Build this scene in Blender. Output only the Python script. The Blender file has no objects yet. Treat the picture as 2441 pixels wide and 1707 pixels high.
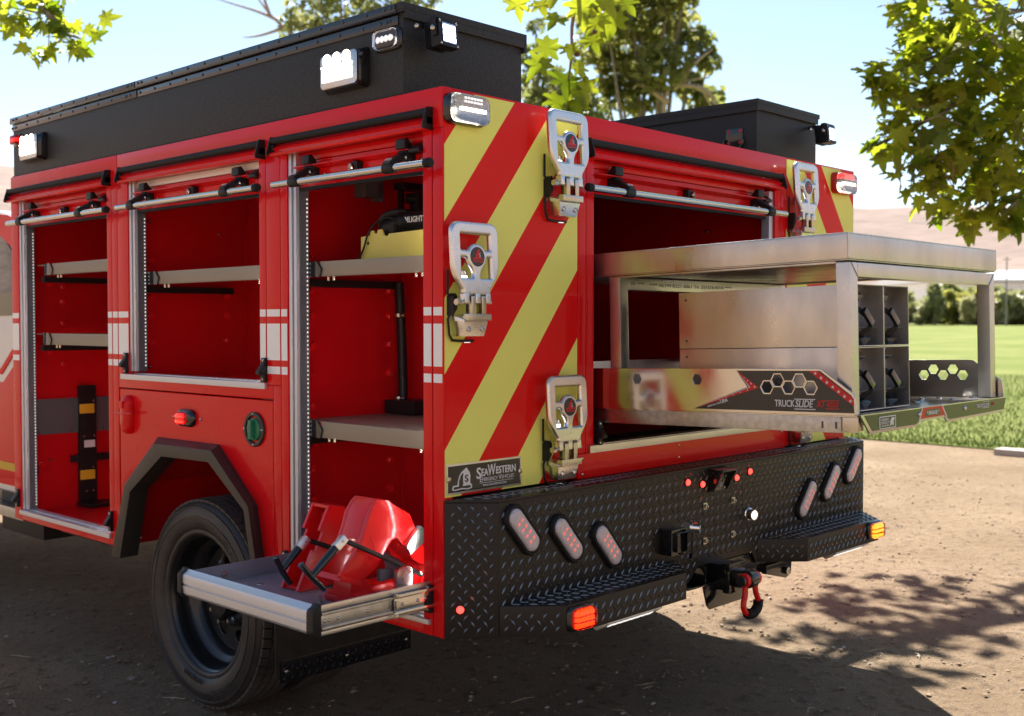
import bpy, bmesh, math, random
from mathutils import Vector, Matrix, Quaternion, noise
import numpy as np
R = math.radians
random.seed(7)
rng = np.random.default_rng(7)
scene = bpy.context.scene
C = scene.collection

# ---------------------------------------------------------------- camera, sky, sun, exposure
cam_d = bpy.data.cameras.new('camera')
cam_d.sensor_width = 36.0
cam_d.lens = 39.56
cam_d.clip_start = 0.05
cam_d.clip_end = 8000
cam = bpy.data.objects.new('camera', cam_d)
cam.location = (-2.2467, -2.4131, 1.4811)
cam.rotation_euler = (R(90 - 1.783), 0, R(-46.468))
C.objects.link(cam)
scene.camera = cam
cam_d.dof.use_dof = True
cam_d.dof.focus_distance = 3.75
cam_d.dof.aperture_fstop = 3.6
cam_d.dof.aperture_blades = 0

SUN_DIR = Vector((0.53, 0.65, 1.0)).normalized()
SUN_EL = math.asin(SUN_DIR.z)
SUN_AZ = math.atan2(SUN_DIR.x, SUN_DIR.y)
world = bpy.data.worlds.new('World')
scene.world = world
world.use_nodes = True
wn = world.node_tree.nodes
wl = world.node_tree.links
sky = wn.new('ShaderNodeTexSky')
sky.sky_type = 'NISHITA'
sky.sun_disc = False
sky.sun_elevation = SUN_EL
sky.sun_rotation = SUN_AZ
sky.altitude = 200
sky.air_density = 0.8
sky.dust_density = 0.3
sky.ozone_density = 0.8
bg = wn['Background']
bg.inputs['Strength'].default_value = 0.042
tint = wn.new('ShaderNodeMix')
tint.data_type = 'RGBA'
tint.blend_type = 'MULTIPLY'
tint.inputs['Factor'].default_value = 1.0
tint.inputs['B'].default_value = (1.02, .98, .90, 1)      # the photograph's warm white balance
wl.new(sky.outputs['Color'], tint.inputs['A'])
wl.new(tint.outputs['Result'], bg.inputs['Color'])
sun_d = bpy.data.lights.new('sun', 'SUN')
sun_d.energy = 3.0
sun_d.angle = R(0.53)
sun_d.color = (1.0, 0.95, 0.87)
sun = bpy.data.objects.new('sun', sun_d)
sun.rotation_euler = SUN_DIR.to_track_quat('Z', 'Y').to_euler()
sun.location = (6, 8, 12)
C.objects.link(sun)
vs = scene.view_settings
vs.view_transform = 'Standard'
vs.look = 'None'
vs.gamma = 1.0
vs.use_curve_mapping = False
vs.exposure = 2.45
scene.cycles.max_bounces = 7
scene.cycles.diffuse_bounces = 4
scene.cycles.glossy_bounces = 5
scene.cycles.transmission_bounces = 5
scene.cycles.transparent_max_bounces = 8
scene.cycles.use_denoising = True
scene.cycles.sample_clamp_indirect = 6.0

# ---------------------------------------------------------------- materials
MATS = {}
def mat(name, base=(.5, .5, .5), rough=.5, metal=0., coat=0., coat_rough=.03, spec=.5, emit=None, estr=0.,
        bump=None, var=None, rvar=None, trans=0., alpha=1., stretch=None, ior=1.45):
    """bump=(scale,strength,distance); var=(scale,colour2,amount); rvar=(scale,lo,hi); stretch=xyz mapping scale"""
    m = bpy.data.materials.new(name)
    m.use_nodes = True
    nt = m.node_tree
    N, L = nt.nodes, nt.links
    b = N['Principled BSDF']
    b.inputs['Base Color'].default_value = (*base, 1)
    b.inputs['Roughness'].default_value = rough
    b.inputs['Metallic'].default_value = metal
    b.inputs['Coat Weight'].default_value = coat
    b.inputs['Coat Roughness'].default_value = coat_rough
    b.inputs['Specular IOR Level'].default_value = spec
    b.inputs['Transmission Weight'].default_value = trans
    b.inputs['Alpha'].default_value = alpha
    b.inputs['IOR'].default_value = ior
    if emit:
        b.inputs['Emission Color'].default_value = (*emit, 1)
        b.inputs['Emission Strength'].default_value = estr
    vec = None
    if bump or var or rvar:
        tc = N.new('ShaderNodeTexCoord')
        vec = tc.outputs['Object']
        if stretch:
            mp = N.new('ShaderNodeMapping')
            mp.inputs['Scale'].default_value = stretch
            L.new(vec, mp.inputs['Vector'])
            vec = mp.outputs['Vector']
    def noi(scale, detail=4, rough_=.6):
        n = N.new('ShaderNodeTexNoise')
        n.inputs['Scale'].default_value = scale
        n.inputs['Detail'].default_value = detail
        n.inputs['Roughness'].default_value = rough_
        L.new(vec, n.inputs['Vector'])
        return n
    if var:
        n = noi(var[0])
        r = N.new('ShaderNodeMapRange')
        r.inputs['From Min'].default_value = .35
        r.inputs['From Max'].default_value = .68
        r.inputs['To Max'].default_value = var[2]
        L.new(n.outputs['Fac'], r.inputs['Value'])
        mx = N.new('ShaderNodeMix')
        mx.data_type = 'RGBA'
        mx.inputs['A'].default_value = (*base, 1)
        mx.inputs['B'].default_value = (*var[1], 1)
        L.new(r.outputs['Result'], mx.inputs['Factor'])
        L.new(mx.outputs['Result'], b.inputs['Base Color'])
    if rvar:
        n = noi(rvar[0])
        r = N.new('ShaderNodeMapRange')
        r.inputs['From Min'].default_value = .3
        r.inputs['From Max'].default_value = .7
        r.inputs['To Min'].default_value = rvar[1]
        r.inputs['To Max'].default_value = rvar[2]
        L.new(n.outputs['Fac'], r.inputs['Value'])
        L.new(r.outputs['Result'], b.inputs['Roughness'])
    if bump:
        n = noi(bump[0], 3)
        bp = N.new('ShaderNodeBump')
        bp.inputs['Strength'].default_value = bump[1]
        bp.inputs['Distance'].default_value = bump[2]
        L.new(n.outputs['Fac'], bp.inputs['Height'])
        L.new(bp.outputs['Normal'], b.inputs['Normal'])
        if coat:
            L.new(bp.outputs['Normal'], b.inputs['Coat Normal'])
    MATS[name] = m
    return m

RED = (.74, .006, .009)
mat('red_paint', RED, .36, 0, .36, .03, spec=.12, bump=(60, .06, .0015), rvar=(3, .25, .4))
mat('red_liner', (.58, .005, .009), .38, 0, .25, .15, spec=.15, bump=(80, .06, .002))
mat('red_vinyl', (.80, .008, .008), .4, 0, .22, .05, spec=.1, bump=(9, .03, .01))
mat('yellow_vinyl', (.90, .89, .20), .4, 0, .22, .05, spec=.1, bump=(9, .03, .01), var=(400, (.85, .83, .17), .5))
mat('white_vinyl', (.90, .90, .87), .35, 0, .5, .06, bump=(14, .03, .01))
mat('black_texture', (.016, .016, .016), .5, 0, .05, .3, spec=.3, bump=(170, .5, .002), var=(220, (.055, .055, .053), .8))
mat('tread_bar', (.26, .245, .23), .30, .85, .3, .12, spec=.6)  # bars are coated black; the pale base puts their highlights into the colour
mat('tread_dust', (.085, .074, .063), .7, bump=(120, .3, .002), var=(9, (.05, .044, .038), .8))
mat('tread_black', (.022, .019, .016), .42, .2, .12, .28, spec=.3, bump=(700, .3, .0008), var=(30, (.024, .021, .019), .7))
mat('black_plastic', (.011, .011, .012), .42, spec=.35, bump=(300, .15, .001))
mat('black_gloss', (.010, .010, .011), .12, 0, .6)
mat('rubber', (.012, .012, .012), .6, spec=.3, bump=(200, .2, .001))
mat('tyre_rubber', (.030, .027, .025), .46, bump=(160, .25, .0015), var=(14, (.055, .046, .037), .7))
mat('rim_black', (.011, .011, .011), .32, 0, .4, .12, spec=.4, rvar=(6, .25, .45))
mat('mudflap_rubber', (.018, .018, .019), .5, spec=.3, bump=(120, .2, .001), var=(20, (.04, .037, .033), .6))
mat('bolt_red', (.74, .006, .009), .22, 0, 1., .05)
mat('chrome_dark', (.34, .34, .36), .12, 1.)
mat('arch_trim', (.042, .035, .030), .42, .25, .1, .3, bump=(520, .4, .001))
mat('shelf_grey', (.34, .295, .225), .45, .4, bump=(420, .4, .001), var=(700, (.20, .17, .13), .7))
mat('aluminium', (.66, .65, .63), .32, 1., rvar=(9, .26, .42), bump=(500, .05, .0006), var=(6, (.56, .55, .53), .7))
mat('aluminium_sheet', (.68, .66, .63), .34, 1., rvar=(7, .24, .46), bump=(500, .05, .0006), var=(5, (.50, .48, .45), .9), stretch=(1, 1, .45))
mat('aluminium_polished', (.66, .64, .61), .12, 1., rvar=(5, .10, .24), var=(4, (.56, .54, .51), .6))
mat('aluminium_cast', (.74, .73, .71), .28, 1., rvar=(10, .22, .34))
mat('anodised', (.62, .64, .68), .38, .6, bump=(200, .04, .001))
mat('galvanised', (.52, .53, .54), .32, 1., bump=(90, .2, .001), var=(45, (.36, .37, .38), .9))
mat('steel', (.63, .62, .60), .16, 1.)
mat('zinc', (.55, .54, .51), .24, 1., var=(12, (.55, .46, .30), .6))
mat('chrome', (.80, .80, .82), .06, 1.)
mat('tray_grey', (.27, .275, .31), .42, .25, bump=(200, .1, .001), rvar=(9, .3, .5))
mat('lens_clear', (.95, .95, .97), .04, trans=.92, ior=1.4)
mat('lens_red', (.9, .03, .02), .10, trans=.7, ior=1.4)
mat('lens_amber', (.95, .25, .04), .10, trans=.7, ior=1.4)
mat('lens_frost', (.62, .58, .60), .2, 0, .8, bump=(260, .6, .002), var=(120, (.45, .36, .38), .6))
mat('led_white', (1, 1, 1), .4, emit=(1., .94, .72), estr=1.5)
mat('led_cool', (1, 1, 1), .4, emit=(.86, .92, 1.), estr=.7)
mat('led_soft', (.9, .9, .9), .4, emit=(1., .97, .92), estr=.16)
mat('led_red', (.9, .05, .04), .4, emit=(1., .04, .03), estr=.9)
mat('led_red_dim', (.62, .22, .22), .4, emit=(1., .16, .12), estr=.12)
mat('led_amber', (.9, .3, .04), .4, emit=(1., .15, .02), estr=1.1)
mat('led_amber_pale', (.9, .5, .1), .4, emit=(1., .42, .08), estr=.9)
mat('led_bead', (.8, .8, .8), .4, emit=(1., .98, .93), estr=.12)
mat('led_strip', (1, 1, 1), .4, emit=(1., .98, .93), estr=26.)
mat('green_plastic', (.012, .16, .075), .35, 0, .2)
mat('yellow_plastic', (.62, .53, .10), .4, bump=(90, .1, .001))
mat('strap_yellow', (.70, .42, .02), .5)
mat('plate_black', (.012, .012, .013), .25, 0, .4)
mat('print_white', (.72, .72, .70), .5)
mat('print_red', (.62, .015, .015), .4)
mat('print_blue', (.02, .04, .16), .4)
mat('print_grey', (.10, .10, .11), .4)
mat('lens_glass', (.02, .02, .025), .03, 0, 1.)
mat('window_glass', (.02, .025, .03), .03, 0, 1., spec=.8)
mat('cab_white', (.72, .71, .68), .25, 0, .9)
mat('dark_frame', (.012, .012, .012), .55)
mat('ink', (.08, .08, .08), .6)
mat('tyre_letter', (.060, .054, .048), .5)
mat('chock_red', (.72, .008, .008), .34, 0, .45, .10, spec=.25, bump=(60, .12, .002))
mat('bark', (.20, .16, .12), .9, bump=(18, .9, .02), var=(8, (.32, .28, .22), .8))
mat('bark_dry', (.42, .33, .26), .9, bump=(18, .9, .02))
mat('concrete', (.42, .38, .34), .85, bump=(40, .4, .004), var=(6, (.33, .30, .26), .7))
mat('siding_white', (.72, .73, .74), .5)
mat('roof_pale', (.60, .61, .62), .45)
mat('pole_grey', (.25, .25, .26), .4, .6)

# ---------------------------------------------------------------- mesh helpers
class MB:
    def __init__(s):
        s.v = []
        s.f = []
    def add(s, vs, fs, M=None):
        o = len(s.v)
        if M is not None:
            vs = [tuple(M @ Vector(p)) for p in vs]
        s.v += [tuple(p) for p in vs]
        s.f += [tuple(i + o for i in f) for f in fs]
        return s
    def box(s, x0, x1, y0, y1, z0, z1, M=None):
        return s.add([(x0, y0, z0), (x1, y0, z0), (x1, y1, z0), (x0, y1, z0), (x0, y0, z1), (x1, y0, z1), (x1, y1, z1), (x0, y1, z1)],
                     [(0, 3, 2, 1), (4, 5, 6, 7), (0, 1, 5, 4), (1, 2, 6, 5), (2, 3, 7, 6), (3, 0, 4, 7)], M)
    def hexa(s, pts):
        return s.add(pts, [(0, 3, 2, 1), (4, 5, 6, 7), (0, 1, 5, 4), (1, 2, 6, 5), (2, 3, 7, 6), (3, 0, 4, 7)])
    def prism(s, poly, axis, a, b, M=None):
        f = {'x': lambda p, q: (q, p[0], p[1]), 'y': lambda p, q: (p[0], q, p[1]), 'z': lambda p, q: (p[0], p[1], q)}[axis]
        n = len(poly)
        vs = [f(p, a) for p in poly] + [f(p, b) for p in poly]
        fs = [tuple(range(n))[::-1], tuple(range(n, 2 * n))] + [(i, (i + 1) % n, n + (i + 1) % n, n + i) for i in range(n)]
        return s.add(vs, fs, M)
    def loft(s, rings, close=True, cap=True):
        n = len(rings[0])
        vs = [p for r in rings for p in r]
        fs = []
        for k in range(len(rings) - 1):
            for i in range(n if close else n - 1):
                j = (i + 1) % n
                fs.append((k * n + i, k * n + j, (k + 1) * n + j, (k + 1) * n + i))
        if cap and close:
            fs.append(tuple(range(n))[::-1])
            fs.append(tuple(range((len(rings) - 1) * n, len(rings) * n)))
        return s.add(vs, fs)
    def tube(s, pts, r, n=10, cap=True):
        pts = [Vector(p) for p in pts]
        rings = []
        up = None
        for i, p in enumerate(pts):
            d = (pts[min(i + 1, len(pts) - 1)] - pts[max(i - 1, 0)])
            if d.length < 1e-9:
                d = Vector((0, 0, 1))
            d.normalize()
            if up is None:
                up = d.orthogonal().normalized()
            else:
                up = (up - d * up.dot(d))
                up = up.normalized() if up.length > 1e-6 else d.orthogonal().normalized()
            w = d.cross(up)
            rr = r[i] if isinstance(r, (list, tuple)) else r
            rings.append([tuple(p + (up * math.cos(2 * math.pi * k / n) + w * math.sin(2 * math.pi * k / n)) * rr) for k in range(n)])
        return s.loft(rings, True, cap)
    def cyl(s, a, b, r, n=16):
        return s.tube([a, b], r, n)
    def lathe(s, prof, o, axis, n=32, cap=False):
        """prof: list of (radius, height along axis)"""
        a = Vector(axis).normalized()
        u = a.orthogonal().normalized()
        w = a.cross(u)
        o = Vector(o)
        rings = [[tuple(o + a * h + (u * math.cos(2 * math.pi * k / n) + w * math.sin(2 * math.pi * k / n)) * r) for k in range(n)] for r, h in prof]
        return s.loft(rings, True, cap)
    def dome(s, o, axis, r, h, n=12):
        return s.lathe([(r, 0), (r * .92, h * .45), (r * .6, h * .85), (r * .02, h)], o, axis, n, True)
    def lump(s, c, rx, ry, rz, seed, M=None):
        t = (1 + 5 ** .5) / 2
        base = [(-1, t, 0), (1, t, 0), (-1, -t, 0), (1, -t, 0), (0, -1, t), (0, 1, t), (0, -1, -t), (0, 1, -t), (t, 0, -1), (t, 0, 1), (-t, 0, -1), (-t, 0, 1)]
        r = random.Random(seed)
        vs = []
        for p in base:
            k = r.uniform(.7, 1.15) / 1.9
            vs.append((c[0] + p[0] * rx * k, c[1] + p[1] * ry * k, c[2] + p[2] * rz * k))
        fs = [(0, 11, 5), (0, 5, 1), (0, 1, 7), (0, 7, 10), (0, 10, 11), (1, 5, 9), (5, 11, 4), (11, 10, 2), (10, 7, 6), (7, 1, 8), (3, 9, 4), (3, 4, 2), (3, 2, 6), (3, 6, 8), (3, 8, 9), (4, 9, 5), (2, 4, 11), (6, 2, 10), (8, 6, 7), (9, 8, 1)]
        return s.add(vs, fs, M)
    def mesh(s, name, material, bevel=0., seg=2, sharp=32, recalc=True):
        me = bpy.data.meshes.new(name)
        me.from_pydata(s.v, [], s.f)
        finish(me, material, bevel, seg, sharp, recalc)
        return me
    def build(s, name, material, parent=None, bevel=0., seg=2, sharp=32, recalc=True):
        return link(name, s.mesh(name, material, bevel, seg, sharp, recalc), parent)

def finish(me, material, bevel=0., seg=2, sharp=32, recalc=True):
    bm = bmesh.new()
    bm.from_mesh(me)
    if recalc:
        bmesh.ops.recalc_face_normals(bm, faces=bm.faces)
    if bevel:
        es = [e for e in bm.edges if len(e.link_faces) == 2 and e.calc_face_angle(0) > R(28)]
        bmesh.ops.bevel(bm, geom=es, offset=bevel, segments=seg, affect='EDGES', profile=.7, clamp_overlap=True)
    for f in bm.faces:
        f.smooth = True
    for e in bm.edges:
        if len(e.link_faces) == 2 and e.calc_face_angle(0) > R(sharp):
            e.smooth = False
    bm.to_mesh(me)
    bm.free()
    me.materials.clear()
    me.materials.append(MATS[material] if isinstance(material, str) else material)

ROOTLOC = {}
def link(name, me, parent=None):
    o = bpy.data.objects.new(name, me)
    C.objects.link(o)
    if parent is not None:
        o.parent = parent
        if parent.name in ROOTLOC:          # meshes are drawn in world coordinates; the root stands at its base
            o.location = -ROOTLOC[parent.name]
    return o
def thing(name, loc, label, cat, group=None, rot=(0, 0, 0)):
    o = bpy.data.objects.new(name, None)
    o.empty_display_size = .1
    C.objects.link(o)
    o.location = loc
    o.rotation_euler = rot
    ROOTLOC[o.name] = Vector(loc)
    return tag(o, label, cat, group)
def tag(o, label, cat, group=None):
    o['label'] = label
    o['category'] = cat
    if group:
        o['group'] = group
    return o
def struct(o):
    o['kind'] = 'structure'
    return o
def stuff(o):
    o['kind'] = 'stuff'
    return o

def plate(outer, holes, depth, bevel, M, name, material, parent=None, res=2):
    """flat plate with holes from 2D outlines; M places its local xy plane"""
    cu = bpy.data.curves.new(name, 'CURVE')
    cu.dimensions = '2D'
    cu.fill_mode = 'BOTH'
    cu.extrude = max(depth / 2 - bevel, 1e-5)
    cu.bevel_depth = bevel
    cu.bevel_resolution = res
    for pts in [outer] + holes:
        sp = cu.splines.new('POLY')
        sp.points.add(len(pts) - 1)
        for i, p in enumerate(pts):
            sp.points[i].co = (p[0], p[1], 0, 1)
        sp.use_cyclic_u = True
    return curve_mesh(cu, M, name, material, parent)
def curve_mesh(cu, M, name, material, parent, flat=True):
    tmp = bpy.data.objects.new('tmp', cu)
    C.objects.link(tmp)
    dg = bpy.context.evaluated_depsgraph_get()
    me = bpy.data.meshes.new_from_object(tmp.evaluated_get(dg))
    bpy.data.objects.remove(tmp)
    bpy.data.curves.remove(cu)
    me.transform(M)
    me.name = name
    finish(me, material, 0, recalc=False)
    nz = M.to_3x3().col[2].normalized()
    for p in me.polygons:
        if abs(p.normal.dot(nz)) > .98:
            p.use_smooth = False
    return link(name, me, parent)
def text(body, size, M, name, material, parent=None, depth=.0006, width=None, bold=0., shear=0., align='LEFT', space=1.):
    cu = bpy.data.curves.new(name, 'FONT')
    cu.body = body
    cu.size = size
    cu.extrude = depth
    cu.offset = bold
    cu.shear = shear
    cu.align_x = align
    cu.space_character = space
    cu.resolution_u = 3
    if width:
        tmp = bpy.data.objects.new('tmp', cu)
        C.objects.link(tmp)
        bpy.context.view_layer.update()
        w = tmp.dimensions.x
        bpy.data.objects.remove(tmp)
        M = M @ Matrix.Diagonal((width / max(w, 1e-6), 1, 1, 1))
    return curve_mesh(cu, M, name, material, parent)
def frame(o, ux, uy):
    """matrix with local x along ux, local y along uy, origin o"""
    ux = Vector(ux).normalized()
    uy = Vector(uy)
    uy = (uy - ux * uy.dot(ux)).normalized()
    uz = ux.cross(uy)
    M = Matrix.Identity(4)
    for i in range(3):
        M[i][0], M[i][1], M[i][2], M[i][3] = ux[i], uy[i], uz[i], o[i]
    return M
def rrect(x0, x1, y0, y1, r, n=5):
    out = []
    for cx, cy, a in ((x1 - r, y1 - r, 0), (x0 + r, y1 - r, 90), (x0 + r, y0 + r, 180), (x1 - r, y0 + r, 270)):
        for k in range(n + 1):
            t = R(a + 90 * k / n)
            out.append((cx + r * math.cos(t), cy + r * math.sin(t)))
    return out
def rpoly(pts, r, n=4):
    out = []
    m = len(pts)
    for i in range(m):
        p, a, b = Vector(pts[i]), Vector(pts[i - 1]), Vector(pts[(i + 1) % m])
        d1, d2 = (a - p), (b - p)
        k = min(r, d1.length * .45, d2.length * .45)
        s, e = p + d1.normalized() * k, p + d2.normalized() * k
        for j in range(n + 1):
            t = j / n
            out.append(tuple(s * (1 - t) ** 2 + p * 2 * t * (1 - t) + e * t * t))
    return out
def circle(cx, cy, r, n=24):
    return [(cx + r * math.cos(2 * math.pi * k / n), cy + r * math.sin(2 * math.pi * k / n)) for k in range(n)]
def clip(poly, a, b, c):
    """keep a*x+b*y+c >= 0"""
    out = []
    for i in range(len(poly)):
        p, q = poly[i], poly[(i + 1) % len(poly)]
        dp, dq = a * p[0] + b * p[1] + c, a * q[0] + b * q[1] + c
        if dp >= 0:
            out.append(p)
        if dp * dq < 0:
            t = dp / (dp - dq)
            out.append((p[0] + (q[0] - p[0]) * t, p[1] + (q[1] - p[1]) * t))
    return out
def inpoly(x, y, P):
    c = False
    for i in range(len(P)):
        (x1, y1), (x2, y2) = P[i], P[i - 1]
        if (y1 > y) != (y2 > y) and x < (x2 - x1) * (y - y1) / (y2 - y1) + x1:
            c = not c
    return c
SIDE = lambda y, z, x=0.: frame((x, y, z), (0, -1, 0), (0, 0, 1))     # local xy on the driver side wall, reading left to right
REAR = lambda x, z, y=0.: frame((x, y, z), (1, 0, 0), (0, 0, 1))      # local xy on the rear wall
# ================================================================= FIRE TRUCK
W, LEN, ZB, ZT = 2.55, 3.0, .55, 2.17
truck = thing('fire_truck', (1.275, 1.4, 0), 'red fire rescue truck with open compartments, yellow chevrons and black tread plate bumper', 'fire truck')

# ---- outer shell, driver side
def sbox(mb, y0, y1, z0, z1, x0=0., x1=.04):
    return mb.box(x0, x1, y0, y1, z0, z1)
m = MB()
sbox(m, 0, 1.957, 2.052, ZT)
m.build('header_panel', 'red_paint', truck, .004)
m = MB()
sbox(m, 1.961, LEN, 2.052, ZT)
m.build('header_panel', 'red_paint', truck, .004)
POSTS = [[(0.0, .043), (.047, .086)], [(.772, .811), (.8135, .896), (.8985, .938)], [(1.872, 1.9585), (1.961, 2.008), (2.0105, 2.05)], [(2.924, 3.0)]]
STR = [(1.5035, 1.528), (1.353, 1.479), (1.305, 1.331)]
for P in POSTS:
    for (a, b) in P:
        lo = 1.2655 if (1.8 < a < 1.96) else ZB
        if .81 < a < .93:
            lo = 1.2655
        m = MB()
        sbox(m, a, b, lo, 2.0515)
        p = m.build('post', 'red_paint', truck, .003)
        for z0, z1 in STR:
            MB().box(-.0008, .001, a + .003, b - .003, z0, z1).build('white_stripe', 'white_vinyl', p).location = (0, 0, 0)
m = MB(); sbox(m, .8135, .8580, ZB, 1.2645); m.build('post', 'red_paint', truck, .003)
m = MB(); sbox(m, .8605, 1.9585, 1.2165, 1.2645); m.build('beam', 'red_paint', truck, .003)
m = MB(); sbox(m, .0865, .7715, ZB, .583); m.build('sill_panel', 'red_paint', truck, .003)
m = MB(); sbox(m, 2.0505, 2.9235, ZB, .583); m.build('sill_panel', 'red_paint', truck, .003)
# backing behind the joints
m = MB()
for y0, y1 in ((.775, .934), (1.876, 2.046), (.004, .083)):
    m.box(.012, .036, y0, y1, ZB + .02, 2.06)
m.build('joint_backing', 'dark_frame', truck)
# fender panel with the wheel opening
FO = [(1.975, .55), (1.905, .823), (1.645, 1.026), (1.205, 1.029), (.968, .836), (.905, .55)]
panel = [(1.956, 1.2115), (.8655, 1.2115), (.8655, .55), (.905, .55), (.968, .836), (1.205, 1.029), (1.645, 1.026), (1.905, .823), (1.956, .624)]
fend = MB().prism(panel, 'x', .002, .035).build('fender_panel', 'red_paint', truck, .006, 3)
# arch trim: outer slope, flat face, return lip
AO = [(1.988, .525), (1.911, .826), (1.647, 1.032), (1.205, 1.035), (.966, .838), (.892, .53)]
AR = [(1.945, .525), (1.83, .826), (1.588, 1.014), (1.182, 1.018), (.943, .84), (.872, .53)]
AI = [(1.872, .525), (1.783, .806), (1.535, .968), (1.203, .974), (.974, .825), (.905, .53)]
rings = []
for o, r_, i_ in zip(AO, AR, AI):
    rings.append([(-.001, *o), (-.05, *r_), (-.05, *i_), (.03, i_[0] + (.0 if i_[0] > 1.4 else .0), i_[1]), (.03, *o)])
MB().loft(rings, True, True).build('wheel_arch_trim', 'arch_trim', truck, .004, 2, 25)
# wheel well
WI = [(1.95, .56), (1.89, .82), (1.64, 1.015), (1.21, 1.018), (.975, .83), (.92, .56)]
m = MB()
m.loft([[(.02, *p) for p in WI], [(.66, *p) for p in WI]], False, False)
m.add([(.66, *p) for p in WI], [tuple(range(6))])
m.build('wheel_well', 'red_liner', truck, recalc=False)
m = MB(); m.dome((.024, 1.86, .60), (0, -.9, -.1), .014, .01); m.build('liner_bolt', 'zinc', truck)

# ---- roof, floor and far side
MB().box(.03, W - .03, .042, LEN, 2.142, 2.1655).build('roof_panel', 'black_texture', truck)
m = MB(); m.box(W - .04, W, 0.042, LEN, ZB, 2.1415); m.build('far_side_wall', 'red_paint', truck)
m = MB(); m.box(.04, W - .04, LEN - .02, LEN - .002, ZB, 2.141); m.build('front_bulkhead', 'red_paint', truck)

# ---- compartments (open boxes) with bolts
bolt_me = MB().lathe([(.018, 0), (.018, .004), (.0135, .005), (.0135, .014), (.011, .016), (.001, .016)], (0, 0, 0), (0, -1, 0), 6, True).mesh('bolt', 'bolt_red')
def compartment(y0, y1, z0, z1, x1, bolts):
    m = MB()
    x0 = .041
    m.box(x1, x1 + .004, y0 - .004, y1 + .004, z0, z1)
    m.box(x0, x1, y1, y1 + .004, z0, z1)
    m.box(x0, x1, y0 - .004, y0, z0, z1)
    m.box(x0, x1, y0 - .004, y1 + .004, z0 - .004, z0)
    m.box(x0, x1, y0 - .004, y1 + .004, z1, z1 + .004)
    # vertical seam flange on the forward wall
    m.box(x1 - .012, x1, y1 - .006, y1, z0, z1)
    c = m.build('compartment', 'red_liner', truck)
    for bx, bz in bolts:
        b = link('bolt', bolt_me, c)
        b.location = (bx, y1 - .0005, bz)
        b.rotation_euler = (0, random.uniform(0, 1), 0)
    return c
zz = [1.507, 1.402, 1.295, 1.188, .974, .867, .76]
compartment(.06, .79, .583, 2.139, .535, [(.11, z) for z in zz + [1.72]] + [(.461, z) for z in zz[:-1]] + [(.461, 1.60), (.11, 1.60)])
compartment(.915, 1.89, 1.2655, 2.139, .575, [(.113, 1.512), (.467, 1.512), (.113, 1.404), (.467, 1.404), (.113, 1.74), (.113, 1.60), (.467, 1.60)])
compartment(2.03, 2.945, .583, 2.139, .535, [(.22, 1.585), (.22, 1.48), (.22, 1.285), (.11, .80), (.22, 1.66)])
# small white screws on the walls
m = MB()
for x, y, z in ((.10, 1.885, 1.90), (.43, 1.885, 1.865), (.47, 1.0, 1.30), (.10, 1.885, 1.30), (.15, 2.941, .82)):
    m.dome((x, y, z), (0, -1, 0), .009, .008)
m.build('wall_screw', 'zinc', truck)

# ---- tracks, sills, latches
def track(u0, u1, z0, z1, F, ledside):
    """vertical door track: extrusion with two grooves and an LED strip; F local frame (u, z, outward)"""
    m = MB()
    w = u1 - u0
    m.box(u0, u0 + w * .42, z0, z1, -.04, -.004, F)
    m.box(u0 + w * .42, u0 + w * .6, z0, z1, -.04, -.016, F)
    m.box(u0 + w * .6, u1, z0, z1, -.05, -.008, F)
    t = m.build('door_track', 'anodised', truck, .0015)
    m = MB()
    m.box(u1 + .0005, u1 + .006, z0, z1 - .06, -.055, -.02, F)
    m.build('led_channel', 'print_grey', t)
    m = MB()
    z = z0 + .02
    while z < z1 - .14:
        m.box(u1 + .0062, u1 + .0080, z, z + .006, -.050, -.0455, F)
        z += .0145
    m.build('led_strip', 'led_bead', t)
FS, FR = SIDE(0, 0), REAR(0, 0)
def aft_track(y0, y1, z0, z1):
    t = MB().box(.012, .05, y0, y1, z0, z1).build('door_track', 'anodised', truck, .0015)
    m = MB()
    z = z0 + .02
    while z < z1 - .14:
        m.box(.0455, .0500, y1 + .0005, y1 + .0022, z, z + .006)
        z += .0145
    m.build('led_strip', 'led_strip', t)
aft_track(.047, .0855, .60, 2.05)
aft_track(.901, .9375, 1.285, 2.05)
aft_track(2.014, 2.0495, .60, 2.05)
track(-.768, -.731, .60, 2.05, FS, 1)
track(-1.869, -1.831, 1.285, 2.05, FS, 1)
track(-2.922, -2.880, .60, 2.05, FS, 1)
def sill(u0, u1, z0, z1, F, inner):
    m = MB()
    m.box(u0, u1, z0, z1, .0005, .012, F)
    m.box(u0, u1, z1 - .004, z1, -.02, .0005, F)
    m.box(u0 + .05, u1 - .02, z1 - .0035, z1 + .004, -.055, -.021, F)
    m.build('door_sill', 'anodised', truck, .0012)
sill(-2.925, -2.035, .5785, .598, FS, 1)
sill(-1.925, -.895, 1.2515, 1.273, FS, 1)
sill(-.77, -.053, .5835, .598, FS, 1)
def latch(u, z, F, flip=1):
    m = MB()
    w = .0115
    m.prism([(z - .042, 0), (z + .042, 0), (z + .042, .012), (z + .018, .016), (z - .004, .034), (z - .016, .034), (z - .018, .016), (z - .042, .014)], 'x', u - w, u + w, F)
    o = m.build('door_latch', 'black_plastic', truck, .002)
    m = MB()
    for dz in (.033, -.032):
        c = F @ Vector((u, z + dz, .013)); m.dome(c, F.to_3x3() @ Vector((0, 0, 1)), .0055, .003, 8)
    m.build('latch_screw', 'zinc', o)
for y, z in ((2.95, .652), (2.03, .652), (1.886, 1.318), (.903, 1.318), (.055, .662), (.787, .66)):
    latch(-y, z, FS)

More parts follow.
